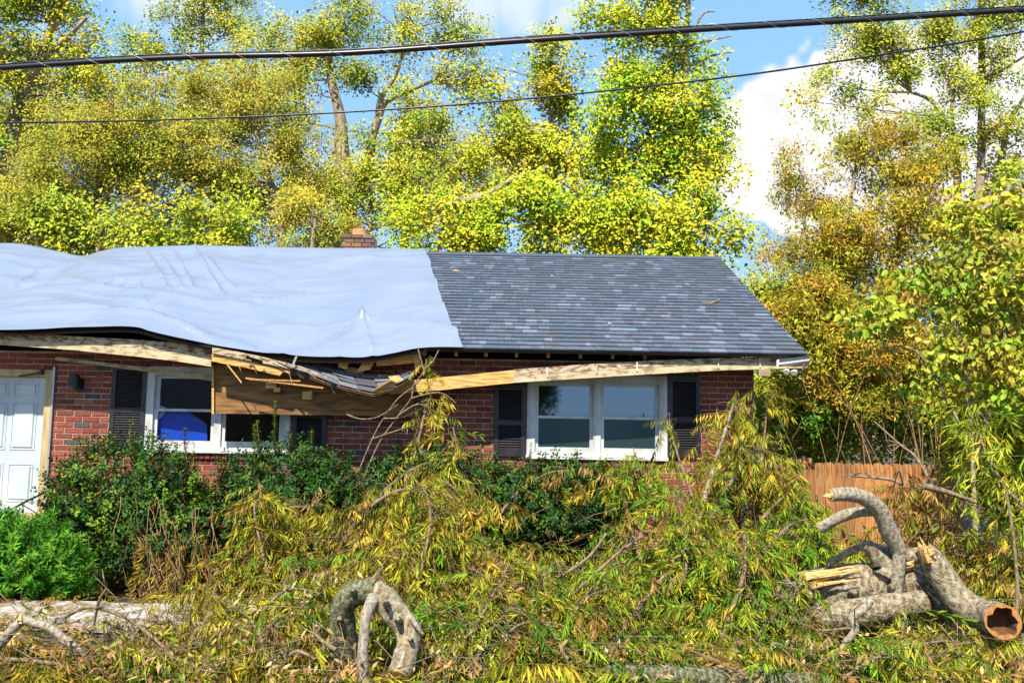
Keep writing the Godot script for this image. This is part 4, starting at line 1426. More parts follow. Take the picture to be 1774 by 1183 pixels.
	splinters(l, 38, 1075, 6.43, Vector3(0.1, 1, 0.1), 6, 0.04, 0.02)
	var chunk := thing("split_wood_chunk", "orange split chunk of wood beside the forked stick", "wood chunk", at(12, 1120, 6.7))
	log_tube(chunk, "chunk", [[-30, 1118, 6.8, 18], [5, 1114, 6.75, 18], [34, 1112, 6.7, 13]], M.fresh, {"amp": 0.3})
	var dead := [
		["long thin dead branch lying over the concrete walk", [[110, 1070, 7.2, 4], [150, 1052, 7.1, 5], [200, 1062, 7.0, 5], [240, 1085, 6.8, 4.5], [290, 1130, 6.5, 3.5], [315, 1180, 6.3, 2.5]]],
		["upright snapped twig standing at the end of the walk", [[160, 1095, 7.1, 3], [166, 1060, 7.05, 3.5], [172, 1038, 7.0, 3], [184, 1018, 7.0, 2]]],
		["grey fork of bare twigs beside the walk", [[258, 1085, 7.0, 3], [232, 1100, 6.8, 4], [225, 1125, 6.7, 3]]],
		["pale bare branch lying along the bottom left corner", [[-20, 1140, 6.2, 5], [60, 1146, 6.2, 5], [138, 1156, 6.2, 3.5]]],
		["short snapped stub in front of the arched limb", [[545, 1098, 6.1, 3], [560, 1112, 6.0, 5], [582, 1126, 5.95, 6]]],
		["bare forked twig left of the arched limb", [[495, 1142, 6.0, 3], [514, 1128, 6.0, 4.5], [545, 1142, 6.0, 3]]],
		["dark bare branch slanting across the brush pile", [[390, 1110, 6.6, 4], [440, 1075, 6.8, 4], [495, 1022, 7.0, 3.5], [560, 1030, 7.1, 2.5]]],
		["long bare stick poking above the fence leaves", [[1475, 824, 8.0, 3], [1510, 827, 7.9, 3.5], [1545, 831, 7.8, 4], [1565, 840, 7.7, 4]]],
		["straight grey stick leaning through the middle of the brush", [[985, 1035, 7.0, 4], [1025, 1000, 7.2, 4], [1075, 955, 7.4, 3.5], [1120, 925, 7.5, 2.5]]],
		["second grey stick leaning nearer the dark hedge", [[970, 1000, 7.6, 4], [1020, 965, 7.8, 4], [1050, 925, 8.0, 3]]],
		["long bare branch arching toward the fence top", [[1515, 730, 9.0, 2], [1560, 770, 8.8, 3], [1590, 795, 8.6, 3.5], [1620, 850, 8.4, 4]]],
		["thin white twig hanging below the brush in the middle", [[870, 1110, 6.3, 2.5], [895, 1085, 6.4, 3.5], [925, 1078, 6.5, 3], [960, 1080, 6.6, 2]]],
		["broken pale branch end behind the curved limb", [[1600, 842, 7.5, 8], [1640, 852, 7.5, 7], [1690, 870, 7.5, 5]]],
	]
	for d in dead:
		var st := thing("dead_branch", d[0], "branch", at(d[1][0][0], d[1][0][1], d[1][0][2]), "bare sticks lying in the brush")
		log_tube(st, "stick", d[1], M.twig, {"sides": 7, "per": 5, "scale": 0.7})
		for k in 4:
			var i: int = rng.randi() % d[1].size()
			var q: Array = d[1][i]
			log_tube(st, "twig", [[q[0], q[1], q[2], 1.6], [q[0] + rf(-25, 25), q[1] + rf(-30, 12), q[2] + rf(-0.1, 0.1), 1.2], [q[0] + rf(-45, 45), q[1] + rf(-45, 20), q[2] + rf(-0.2, 0.2), 0.7]], M.twig, {"sides": 4, "per": 3})
	# bare grey twigs reaching up to the broken eave
	var tw := thing("bare_sapling", "bare grey twigs rising from the hedge to the broken eave", "branch", at(615, 850, 9.3))
	for q in [[[600, 880], [622, 815], [645, 760], [664, 725], [690, 690], [722, 665], [738, 640]], [[630, 830], [655, 770], [690, 720], [712, 690], [716, 668], [733, 645], [739, 622]], [[735, 645], [729, 622], [724, 605]], [[735, 640], [750, 625], [760, 606]], [[664, 725], [700, 722], [740, 700]], [[600, 718], [625, 726], [655, 722], [690, 700]], [[690, 720], [725, 700], [756, 716]], [[712, 690], [760, 680], [790, 698]], [[645, 760], [690, 745], [720, 735]]]:
		var path := []
		for i in q.size(): path.append([q[i][0], q[i][1], 9.35 + 0.02 * i - (0.0 if q[i][1] > 700 else 0.05), lerpf(1.7, 0.7, float(i) / q.size())])
		log_tube(tw, "twig", path, M.twig, {"sides": 6, "per": 4})
	var tf := []
	var cc := []
	for q in [[738, 632], [745, 645], [740, 620], [752, 655], [770, 680], [745, 690], [760, 700]]:
		for k in 2:
			tf.append(Transform3D(droop_basis(-1.4, -0.4).scaled(Vector3.ONE * rf(0.55, 0.8)), at(q[0] + rf(-8, 8), q[1] + rf(-6, 6), 9.4)))
			cc.append(pal(NY))
	sprays("foliage", SP["wilted0"], tf, cc, M.dry_leaf, tw, "stuff")

func build_brush():
	# leafy branches, back to front
	fallen_branch("leafy bough hanging from the broken eave above the hedge", [[700, 860, 9.0, 5], [720, 780, 9.2, 5], [735, 720, 9.4, 4], [745, 690, 9.5, 3]], 34, 0.24, "wilted", NY, {"hang": 0.3})
	fallen_branch("olive bough lying on the hedge left of the middle", [[560, 1000, 8.2, 7], [620, 900, 8.5, 6], [690, 850, 8.7, 5], [760, 860, 8.8, 3]], 150, 0.38, "wilted", NY)
	fallen_branch("olive bough against the brown vines", [[420, 1010, 8.0, 6], [470, 920, 8.2, 6], [500, 880, 8.3, 4], [560, 880, 8.4, 3]], 150, 0.36, "wilted", NY)
	fallen_branch("yellow bough below the plywood panel", [[760, 1000, 8.0, 7], [800, 900, 8.3, 6], [800, 860, 8.5, 4], [770, 835, 8.6, 3]], 170, 0.40, "wilted", NY)
	fallen_branch("tall yellow bough leaning on the house corner", [[1180, 1000, 8.3, 12], [1210, 900, 8.7, 10], [1240, 800, 9.1, 7], [1265, 720, 9.4, 5], [1275, 690, 9.5, 3]], 190, 0.34, "wilted", NY, {"hang": 0.3, "bark": M.bark})
	fallen_branch("yellow bough spread under the mirror window", [[1200, 960, 8.4, 8], [1150, 880, 8.7, 6], [1110, 820, 8.9, 5], [1090, 800, 9.0, 3]], 190, 0.34, "wilted", NY + NG, {"hang": 0.3})
	fallen_branch("drooping bough in front of the downspout", [[1230, 900, 8.9, 7], [1290, 800, 9.2, 6], [1320, 780, 9.3, 4], [1350, 820, 9.3, 3]], 200, 0.38, "wilted", NY + NG, {"hang": 0.4})
	fallen_branch("drooping bough in front of the low fence panel", [[1320, 900, 9.0, 6], [1360, 860, 9.2, 4], [1390, 860, 9.3, 3], [1410, 900, 9.3, 2]], 110, 0.36, "wilted", NG, {"hang": 0.3})
	fallen_branch("fresh green bough beside the corner of the house", [[1300, 960, 9.4, 4], [1320, 800, 9.7, 4], [1328, 720, 9.8, 3], [1330, 660, 9.8, 2]], 80, 0.24, "narrow", [Color(0.10, 0.22, 0.02), Color(0.2, 0.3, 0.03), Color(0.28, 0.27, 0.03)], {"hang": 0.2})
	fallen_branch("thin yellow spray in front of the dark shutter", [[1200, 860, 9.0, 4], [1175, 790, 9.3, 3], [1162, 740, 9.4, 2], [1160, 715, 9.4, 1.5]], 26, 0.12, "wilted", NY, {"hang": 0.4})
	fallen_branch("thin yellow spray in front of the mirror window", [[1130, 860, 9.0, 3], [1110, 810, 9.1, 2], [1096, 775, 9.2, 1.5]], 18, 0.12, "wilted", NY, {"hang": 0.4})
	fallen_branch("dense green bough in the middle of the pile", [[1020, 1180, 6.4, 10], [1080, 1090, 6.8, 9], [1150, 1000, 7.2, 7], [1200, 930, 7.6, 5]], 260, 0.42, "narrow", NG)
	fallen_branch("dense green bough right of the middle", [[1230, 1180, 6.4, 9], [1260, 1080, 6.8, 8], [1290, 990, 7.2, 6], [1290, 930, 7.6, 4]], 260, 0.42, "narrow", NG)
	fallen_branch("green bough in front of the blue bin", [[1260, 1040, 7.4, 7], [1320, 960, 7.8, 6], [1370, 910, 8.2, 4], [1400, 900, 8.4, 3]], 170, 0.34, "narrow", NG)
	fallen_branch("green sprig in front of the big log", [[1560, 1120, 6.7, 4], [1570, 1060, 6.8, 3], [1580, 1040, 6.8, 2]], 26, 0.14, "narrow", NG, {"hang": 0.0, "keep": true})
	fallen_branch("green bough along the bottom under the log stack", [[1430, 1200, 6.0, 6], [1500, 1150, 6.2, 5], [1580, 1120, 6.4, 4], [1640, 1110, 6.5, 3]], 120, 0.32, "narrow", NG)
	fallen_branch("olive bough in the bottom right corner", [[1700, 1220, 5.9, 6], [1690, 1180, 6.0, 5], [1640, 1150, 6.2, 3]], 60, 0.30, "narrow", NG)
	fallen_branch("dry yellow bough right of the hollow limb", [[1800, 1000, 7.8, 7], [1740, 960, 8.0, 6], [1690, 930, 8.2, 4], [1650, 930, 8.3, 3]], 190, 0.42, "wilted", NY)
	fallen_branch("dry yellow bough behind the curved limb", [[1640, 980, 8.2, 6], [1610, 900, 8.4, 5], [1590, 860, 8.5, 3], [1575, 830, 8.5, 2]], 130, 0.26, "wilted", ND)
	fallen_branch("light green sprays standing at the right edge", [[1800, 900, 7.4, 6], [1740, 840, 7.6, 5], [1700, 760, 7.8, 3], [1690, 700, 7.9, 2]], 90, 0.36, "narrow", [Color(0.4, 0.44, 0.03), Color(0.28, 0.38, 0.03), Color(0.5, 0.48, 0.05)], {"keep": true, "hang": 0.1})
	fallen_branch("brown dried bough on top of the dark hedge", [[860, 900, 8.8, 5], [900, 850, 8.9, 4], [950, 820, 9.0, 3], [990, 815, 9.0, 2]], 50, 0.26, "wilted", ND)
	fallen_branch("olive bough in front of the arched limb's right side", [[760, 1200, 5.9, 7], [800, 1120, 6.3, 6], [850, 1040, 6.8, 5], [880, 980, 7.2, 3]], 230, 0.42, "narrow", NY + NG)
	fallen_branch("yellow bough behind the arched limb", [[560, 1120, 6.9, 7], [640, 1010, 7.3, 6], [700, 950, 7.6, 4], [760, 940, 7.8, 3]], 230, 0.42, "wilted", NY)
	fallen_branch("olive bough at the bottom left of the arched limb", [[480, 1210, 5.9, 7], [460, 1130, 6.3, 6], [430, 1070, 6.7, 4], [380, 1040, 7.0, 3]], 220, 0.40, "wilted", NY)
	fallen_branch("olive bough spread over the left bottom corner", [[60, 1220, 5.8, 6], [140, 1170, 6.1, 5], [220, 1140, 6.4, 4], [290, 1130, 6.6, 3]], 190, 0.36, "wilted", NY)
	fallen_branch("greenish bough below the brown vines", [[300, 1110, 7.2, 6], [370, 1030, 7.6, 5], [400, 990, 7.8, 4], [440, 960, 7.9, 3]], 170, 0.36, "narrow", NY)
	fallen_branch("thin olive bough over the hedge below the broken eave", [[600, 980, 8.3, 6], [650, 870, 8.7, 5], [720, 810, 9.0, 4], [790, 795, 9.0, 3]], 130, 0.34, "wilted", NY)
	fallen_branch("green-yellow bough standing right of the bare twigs", [[850, 980, 8.3, 6], [830, 890, 8.7, 5], [800, 810, 9.0, 4], [785, 740, 9.2, 2]], 110, 0.28, "narrow", NY + NG)
	fallen_branch("green bough between the dark hedge and the corner", [[1120, 1000, 8.2, 6], [1090, 900, 8.6, 5], [1075, 830, 8.8, 3], [1060, 800, 8.9, 2]], 130, 0.30, "narrow", NY + NG)
	fallen_branch("fresh green bough low in the middle of the pile", [[900, 1200, 6.0, 7], [960, 1110, 6.5, 6], [1010, 1040, 6.9, 5], [1050, 990, 7.2, 3]], 190, 0.36, "narrow", NG)
	fallen_branch("fresh green bough over the left end of the slim log", [[1280, 1150, 6.7, 6], [1330, 1080, 6.9, 5], [1370, 1040, 7.0, 3], [1390, 1000, 7.1, 2]], 130, 0.26, "narrow", NG, {"keep": true})
	fallen_branch("upright olive bough in front of the brown vines' right end", [[470, 1020, 7.6, 5], [450, 940, 7.8, 4], [440, 880, 7.9, 3], [450, 850, 8.0, 2]], 90, 0.24, "narrow", NY)
	fallen_branch("upright yellow-green bough left of the dark hedge gap", [[720, 1030, 7.3, 5], [740, 940, 7.5, 4], [745, 880, 7.7, 3], [730, 840, 7.8, 2]], 110, 0.26, "narrow", NY + NG)
	fallen_branch("upright fresh bough behind the fresh green heap", [[1180, 1060, 7.2, 5], [1190, 960, 7.4, 4], [1180, 890, 7.6, 3], [1165, 850, 7.7, 2]], 110, 0.26, "narrow", NG)
	fallen_branch("low fresh bough right of the arched limb", [[820, 1190, 5.9, 5], [830, 1130, 6.2, 4], [860, 1080, 6.4, 3], [890, 1050, 6.6, 2]], 100, 0.30, "narrow", NG)
	# what fills the heap underneath cannot be told apart
	var tf := [[], [], []]
	var cc := [[], [], []]
	var count := 0
	while count < 4600:
		var u := rf(-60, 1840)
		var d := pow(rng.randf(), 0.8) * 3.6 + 5.4
		var left := smoothstep(520, 330, u)
		if left > 0.5 and d > 6.7 and rng.randf() < 0.93: continue
		if u > 870 and u < 1050 and d > 8.3: continue
		if u > 1380 and d > 8.0 and rng.randf() < 0.3: continue
		if lump.get_noise_2d(u * 0.5 + 40.0, d * 45.0) < -0.03 and rng.randf() < 0.9: continue
		var h := lerpf(0.12, 0.72, clampf((d - 5.6) / 3.0, 0, 1)) * (1.0 - 0.75 * left)
		h += 0.34 * lump.get_noise_2d(u * 0.25, d * 30.0)
		var x := at(u, 900, d).x
		var y := h * pow(rng.randf(), 0.35)
		if u > 1390 and y > 0.42 and d < 7.7: y = rf(0.05, 0.42)
		if u > 560 and u < 740 and d < 6.5 and y > 0.1: y = rf(0.02, 0.12)
		var pp := px(Vector3(x, maxf(y, 0.03), -d))
		if (pp.x > 1405 and pp.y < 1100 or pp.x > 1370 and pp.y < 1010) and d < 7.7: continue
		var v := rng.randi() % 3
		var s := rf(0.75, 1.2)
		tf[v].append(Transform3D(droop_basis(-0.9, 0.4).scaled(Vector3(s, s, s)), Vector3(x, maxf(y, 0.03), -d)))
		var green := smoothstep(0.0, 0.35, lump.get_noise_2d(u * 0.12 + 300.0, d * 14.0) + (0.32 if u > 940 and u < 1450 else -0.02))
		cc[v].append(pal(NG) if rng.randf() < green else pal(ND) if rng.randf() < 0.22 else pal(NY))
		count += 1
	for i in 260:
		var v := rng.randi() % 3
		var s := rf(0.5, 1.0)
		var x := rf(-6.8, -2.4)
		tf[v].append(Transform3D(Basis(Vector3.UP, rf(0, TAU)) * Basis(Vector3.RIGHT, rf(-0.3, 0.3)) * Basis.from_scale(Vector3(s, s * 0.4, s)), Vector3(x, 0.125 + rf(0, 0.03), -7.75 + 0.05 * (x + 5) + rf(-0.55, 0.75))))
		cc[v].append(pal(ND) if rng.randf() < 0.6 else pal(NY))
	var bt := []
	var bc := []
	for i in 420:
		var u := rf(-60, 1840)
		var d := rf(5.6, 8.6)
		if u < 480 and d > 6.8: continue
		var h := lerpf(0.14, 0.72, clampf((d - 5.6) / 3.0, 0, 1)) * rf(0.5, 1.1)
		var w := Vector3(at(u, 900, d).x, h, -d)
		if px(w).x > 1400 and px(w).y < 1100 and d < 7.7: continue
		bt.append(Transform3D(Basis(rdir(), rf(0, TAU)).scaled(Vector3.ONE * rf(0.5, 1.0)), w))
		bc.append(pal([Color(0.30, 0.17, 0.06), Color(0.40, 0.27, 0.10), Color(0.20, 0.12, 0.05), Color(0.46, 0.36, 0.16)]))
	var heap := Node3D.new()
	heap.name = "brush_heap"
	add_child(heap)
	tag(heap, "mass of wilted narrow leaves and twigs filling the heap before the house", "brush", "", "stuff")
	for v in 3: sprays("leaves", SP["wilted%d" % v if v else "narrow0"], tf[v], cc[v], M.dry_leaf, heap, "stuff")
	sprays("dry_leaves", SP["long0"], bt, bc, M.dry_leaf, heap, "stuff")
	var twigs := MB.new()
	for i in 620:
		var u := rf(-40, 1820)
		var d := rf(5.6, 8.9)
		if u < 480 and d > 6.8: continue
		var h := lerpf(0.15, 0.8, clampf((d - 5.6) / 3.0, 0, 1)) * rf(0.4, 1.1)
		var p := Vector3(at(u, 900, d).x, h, -d)
		var dir := rdir()
		dir.y = absf(dir.y) * 0.5
		var l := rf(0.2, 0.9)
		var r := rf(0.002, 0.006)
		var mid := p + dir * l * 0.5 + rdir() * 0.06
		twigs.tube([p, mid, p + dir * l + rdir() * 0.05], [r, r * 0.8, r * 0.4], 4, Color.WHITE, false)
	tag(part("twigs", twigs, M.twig, heap), "", "", "", "stuff")

# ---------------------------------------------------------------- shrubs at the wall
func shrub(called: String, label: String, blobs: Array, kind: String, pals: Array, n: int, opt := {}):
	var b0: Array = blobs[0]
	var foot := at(b0[0], b0[1], b0[4])
	foot.y = 0.0
	var t := thing(called, label, "shrub", foot, opt.get("group", "evergreen shrubs along the front wall"))
	var st := MB.new()
	var tf := [[], [], []]
	var cc := [[], [], []]
	var total := 0.0
	for b in blobs: total += b[2] * b[3]
	for b in blobs:
		var d: float = b[4]
		var c := at(b[0], b[1], d)
		var ra := size_at(b[2], d)
		var rb := size_at(b[3], d)
		var rz := minf(ra, 0.55)
		for i in int(2.3 * n * b[2] * b[3] / total):
			var q := rdir() * pow(rf(0.15, 1.0), 0.33)
			q *= 1.0 + 0.22 * lump.get_noise_3dv(q * 30.0 + c * 5.0)
			var p := c + Vector3(q.x * ra, q.y * rb, q.z * rz)
			if p.y < 0.05: continue
			var out := Vector3(q.x, absf(q.y) + 0.5, q.z) + rdir() * 0.5
			var y := out.normalized()
			var x := y.cross(rdir()).normalized()
			var s := rf(0.75, 1.2)
			var v := rng.randi() % 3
			tf[v].append(Transform3D(Basis(x, y, x.cross(y)).scaled(Vector3(s, s, s)), p))
			cc[v].append(pal(pals))
		for i in 7:
			var q := rdir()
			st.tube(smooth_path([foot + Vector3(rf(-0.1, 0.1), -0.02, rf(-0.1, 0.1)), foot.lerp(c, 0.5) + rdir() * 0.12, c + Vector3(q.x * ra * 0.7, absf(q.y) * rb * 0.7, q.z * rz * 0.7)], 3), [0.016, 0.015, 0.013, 0.012, 0.01, 0.008, 0.005], 5, Color.WHITE, false)
	for sh in opt.get("shoots", []):   # [u, y top, y foot, depth]
		var p0 := at(sh[0] + rf(-6, 6), sh[2], sh[3])
		var p1 := at(sh[0], sh[1], sh[3])
		st.tube([p0, p0.lerp(p1, 0.5) + rdir() * 0.02, p1], [0.006, 0.005, 0.003], 5, Color.WHITE, false)
		var k := int((p1 - p0).length() / 0.07)
		for i in k:
			var v := rng.randi() % 3
			var s := rf(0.55, 0.85)
			tf[v].append(Transform3D(Basis(Vector3.UP, rf(0, TAU)).scaled(Vector3(s, s, s)), p0.lerp(p1, (i + 0.3) / k) - Vector3(0, 0.05, 0)))
			var c := pal(pals)
			cc[v].append(c.lerp(Color(0.26, 0.36, 0.03), rf(0.1, 0.5) * i / k * 2.0))
	tag(part("stems", st, M.vine, t), "", "", "", "stuff")
	for v in 3: sprays("foliage", SP["%s%d" % [kind, v]], tf[v], cc[v], opt.get("mat", M.glossy_leaf), t, "stuff")
	return t

func build_shrubs():
	var DG := [Color(0.03, 0.085, 0.018), Color(0.045, 0.115, 0.02), Color(0.075, 0.16, 0.02), Color(0.024, 0.06, 0.015)]
	shrub("hedge_shrub", "dark evergreen shrub left of the window, half covered in brown vines", [[215, 860, 125, 85, 9.35], [150, 915, 62, 75, 9.25], [270, 930, 110, 110, 9.2]], "holly", DG + [Color(0.16, 0.26, 0.02)], 620, {"shoots": [[225, 738, 800, 9.3], [440, 742, 820, 9.4], [120, 780, 840, 9.3], [300, 780, 830, 9.3], [335, 775, 840, 9.3], [318, 745, 800, 9.4]]})
	shrub("hedge_shrub", "dark evergreen shrub with tall shoots below the plywood panel", [[490, 850, 100, 70, 9.5], [430, 900, 70, 70, 9.3], [560, 860, 60, 60, 9.5]], "holly", DG, 420, {"shoots": [[475, 700, 800, 9.6], [445, 735, 810, 9.6], [540, 745, 800, 9.6], [500, 760, 820, 9.5], [520, 770, 820, 9.5]]})
	shrub("hedge_shrub", "dark evergreen shrub between the plywood and the mirror window", [[760, 850, 110, 65, 9.5], [690, 890, 80, 80, 9.4], [820, 880, 80, 70, 9.4]], "holly", DG, 420, {"shoots": [[765, 730, 810, 9.6], [780, 745, 820, 9.6], [800, 760, 830, 9.5], [835, 780, 840, 9.5]]})
	shrub("hedge_shrub", "darkest evergreen shrub below the mirror window", [[960, 890, 95, 80, 9.35], [1020, 900, 60, 70, 9.3], [890, 900, 60, 70, 9.3]], "holly", DG, 560, {"shoots": [[920, 770, 830, 9.5], [998, 785, 840, 9.5], [1055, 810, 850, 9.5], [1040, 800, 860, 9.5]]})
	shrub("fine_leaf_shrub", "bright green fine-leaved rounded shrub beside the steps", [[15, 994, 95, 84, 8.4], [92, 1012, 45, 58, 8.3], [-60, 994, 80, 86, 8.5]], "fine", [Color(0.06, 0.22, 0.015), Color(0.10, 0.30, 0.02), Color(0.04, 0.16, 0.012), Color(0.14, 0.34, 0.02)], 900, {"mat": M.leaf, "group": "shrub by the steps"})
	# brown vines on the left shrub
	var t := thing("dead_vines", "tangle of dead brown vines hanging in the left evergreen shrub", "vine", at(290, 1030, 8.8))
	for i in 90:
		var u := rf(205, 390)
		var y := rf(860, 990)
		var d := rf(8.55, 8.85)
		var mb := MB.new()
		var p := []
		var uu := u
		var drift := rf(-10, 10)
		for k in 6:
			p.append(at(uu, minf(y + k * rf(18, 26), 1062), d - k * 0.03))
			uu += drift + rf(-9, 9)
		var r := rf(0.0018, 0.005)
		mb.tube(smooth_path(p, 3), smooth_path([r, r, r * 0.9, r * 0.8, r * 0.6, r * 0.4], 3), 4, Color.WHITE, false)
		part("vine", mb, M.vine, t)
	var vt := []
	var vc := []
	for i in 60:
		vt.append(Transform3D(droop_basis(-1.4, -0.3).scaled(Vector3.ONE * rf(0.5, 0.9)), at(rf(215, 390), rf(900, 1050), rf(8.5, 8.7))))
		vc.append(pal(ND))
	sprays("dry_leaves", SP["wilted1"], vt, vc, M.dry_leaf, t, "stuff")

# ---------------------------------------------------------------- the rest of the setting
func build_ground():
	var n := 60
	var pts := []
	for i in n:
		for j in n:
			var x := (j / (n - 1.0) - 0.5)
			var z := (i / (n - 1.0) - 0.5)
			x = signf(x) * pow(absf(x) * 2.0, 2.2) * 300.0
			z = signf(z) * pow(absf(z) * 2.0, 2.2) * 300.0 - 9.0
			pts.append(Vector3(x, 0.04 * lump.get_noise_2d(x * 3.0, z * 3.0) - 0.03, -z - 18.0))
	var mb := MB.new()
	var flip := []
	for i in n:
		for j in n: flip.append(pts[i * n + j])
	mb.grid(flip, n, n)
	var g := part("ground", mb, M.ground)
	tag(g, "brown earth and leaf litter around the house", "ground", "", "structure")
	var w := Node3D.new()
	w.name = "concrete_walk"
	add_child(w)
	tag(w, "pale concrete walk crossing in front of the left shrubs", "walk", "", "structure")
	var x := -7.5
	while x < -2.2:
		mb = MB.new()
		var l := 0.92
		mb.brick(Transform3D(Basis(Vector3.RIGHT, -PI / 2), Vector3(x + l * 0.5, 0.05, -7.75 + 0.05 * (x + 5))), Vector3(l - 0.012, 0.62, 0.12), 0.012)
		part("slab", mb, M.concrete, w)
		x += l
	var steps := Node3D.new()
	steps.name = "door_steps"
	add_child(steps)
	tag(steps, "tan step landing below the white door", "steps", "", "")
	for i in 3:
		mb = MB.new()
		mb.span(Vector3(-7.4, 0.0, -10.235 + 0.9), Vector3(-5.72, 0.60 - 0.19 * i, -10.235 + 0.9 + 0.28 * i) if i else Vector3(-5.72, 0.60, -10.235))
		if i: mb = MB.new(); mb.span(Vector3(-7.4, 0.0, -9.333 + 0.28 * (i - 1) + 0.002), Vector3(-5.72, 0.60 - 0.19 * i, -9.333 + 0.28 * i))
		part("step", mb, M.tan, steps)
	tag(steps, "tan steps up to the white front door", "steps")
	# iron handrail
	var h := thing("handrail", "thin black iron handrail beside the front steps", "railing", at(10, 930, 9.2))
	var rails := [[[-40, 915], [0, 893], [45, 868], [92, 846]], [[-30, 935], [0, 925], [40, 912], [78, 898]]]
	for r in rails:
		mb = MB.new()
		var p := []
		for q in r: p.append(at(q[0], q[1], 9.15))
		mb.tube(p, [0.012, 0.012, 0.012, 0.012], 6)
		part("rail", mb, M.dark_metal, h)
	for q in [[[18, 884], [58, 903]], [[36, 873], [72, 895]], [[-6, 897], [20, 908]]]:
		mb = MB.new()
		mb.tube([at(q[0][0], q[0][1], 9.15), at(q[1][0], q[1][1], 9.15)], [0.007, 0.007], 5)
		part("picket", mb, M.dark_metal, h)
	mb = MB.new()
	var foot := at(90, 846, 9.15)
	mb.tube([foot, Vector3(foot.x, 0.0, foot.z)], [0.014, 0.014], 6)
	part("post", mb, M.dark_metal, h)
	# blue bin by the corner
	var b := thing("blue_bin", "small blue-grey plastic bin half hidden by leaves at the house corner", "bin", Vector3(at(1330, 930, 9.6).x, 0, -9.6))
	mb = MB.new()
	var c := at(1328, 930, 9.6)
	mb.hexa([Vector3(c.x - 0.1, 0, -9.75), Vector3(c.x + 0.1, 0, -9.75), Vector3(c.x + 0.1, 0, -9.55), Vector3(c.x - 0.1, 0, -9.55), Vector3(c.x - 0.13, c.y, -9.78), Vector3(c.x + 0.13, c.y, -9.78), Vector3(c.x + 0.13, c.y, -9.52), Vector3(c.x - 0.13, c.y, -9.52)])
	part("tub", mb, M.bin, b)
	mb = MB.new()
	mb.brick(Transform3D(Basis(Vector3.RIGHT, -PI / 2), Vector3(c.x, c.y + 0.014, -9.65)), Vector3(0.29, 0.29, 0.026), 0.008)
	part("lid", mb, M.bin, b)

func build_roof_litter():
	for q in [["small orange leaf lying near the top of the shingles", 790, 469, 0.13, 0.06], ["tiny pale leaf lying high on the middle of the shingles", 957, 478, 0.05, 0.05], ["tiny pale leaf lying low on the middle of the shingles", 1057, 562, 0.05, 0.05]]:
		var v := on_roof(q[1], q[2])
		var p := Vector3(v.x, 2.735 + 1.955 * v.y / 4.5 + 0.035, -9.67 - 4.08 * v.y / 4.5)
		var mb := MB.new()
		mb.leaf(p - Vector3(q[3] * 0.5, 0, 0), Vector3(1, 0.02, -0.1).normalized(), Vector3(0, 0.9, 0.43), q[3], q[4], Color(0.6, 0.35, 0.16))
		var o := part("fallen_leaf", mb, M.leaf)
		tag(o, q[0], "leaf", "leaves on the shingles")
	var t := thing("roof_twig", "short dry twig lying on the shingles near the right edge", "twig", at(1235, 522, 11.0))
	var pts := []
	for q in [[1218, 525], [1232, 526], [1244, 521], [1250, 517]]:
		var v := on_roof(q[0], q[1])
		pts.append(Vector3(v.x, 2.735 + 1.955 * v.y / 4.5 + 0.035, -9.67 - 4.08 * v.y / 4.5))
	var mb := MB.new()
	mb.tube(pts, [0.008, 0.01, 0.008, 0.004], 6)
	part("twig", mb, M.vine, t)

func build_fence():
	var t := thing("wood_fence", "orange-brown board fence behind the log stack", "fence", Vector3(5.2, 0, -12.2))
	var x := 3.1
	var end := at(1658, 803, 12.2).x
	var step := at(1404, 810, 12.2).x
	var y_lo := at(1370, 812, 12.2).y
	var y_hi := at(1530, 803.5, 12.2).y
	while x < end:
		var w := rf(0.135, 0.15)
		var top := (y_lo if x < step - 0.02 else y_hi) + rf(-0.008, 0.008)
		var z := -12.2 + rf(-0.004, 0.004)
		var mb := MB.new()
		var col := shade(0.55, 1.1)
		var a := x + 0.003
		var b := x + w - 0.003
		var ch := 0.028
		var out := [Vector2(a, 0), Vector2(b, 0), Vector2(b, top - ch), Vector2(b - ch, top), Vector2(a + ch, top), Vector2(a, top - ch)]
		for i in range(1, 5):
			mb.tri(Vector3(out[0].x, out[0].y, z), Vector3(out[i].x, out[i].y, z), Vector3(out[i + 1].x, out[i + 1].y, z), col)
			mb.tri(Vector3(out[0].x, out[0].y, z - 0.018), Vector3(out[i + 1].x, out[i + 1].y, z - 0.018), Vector3(out[i].x, out[i].y, z - 0.018), col)
		for i in 6:
			var j := (i + 1) % 6
			mb.quad(Vector3(out[i].x, out[i].y, z - 0.018), Vector3(out[j].x, out[j].y, z - 0.018), Vector3(out[j].x, out[j].y, z), Vector3(out[i].x, out[i].y, z), col)
		part("board", mb, M.fence, t)
		x += w
	for y in [0.3, 1.05]:
		var mb := MB.new()
		mb.span(Vector3(3.1, y, -12.27), Vector3(end, y + 0.085, -12.225))
		part("rail", mb, M.fence, t)
	var mb := MB.new()
	mb.span(Vector3(end - 0.02, 0, -12.31), Vector3(end + 0.08, y_hi + 0.02, -12.222))
	part("post", mb, M.fence, t)
	var o := thing("old_fence", "dark weathered fence boards showing behind the orange-brown fence", "fence", Vector3(4.6, 0, -14.0))
	for i in 14:
		var u := 1342 + i * 11.0
		var p := at(u, 795 + (8 if i < 2 else 0) + (6.0 - i * 1.6 if i < 6 else 10.0), 14.0)
		mb = MB.new()
		mb.span(Vector3(p.x, 0, -14.0 + rf(-0.01, 0.01)), Vector3(p.x + 0.10, p.y, -14.02))
		part("board", mb, M.rafter, o)

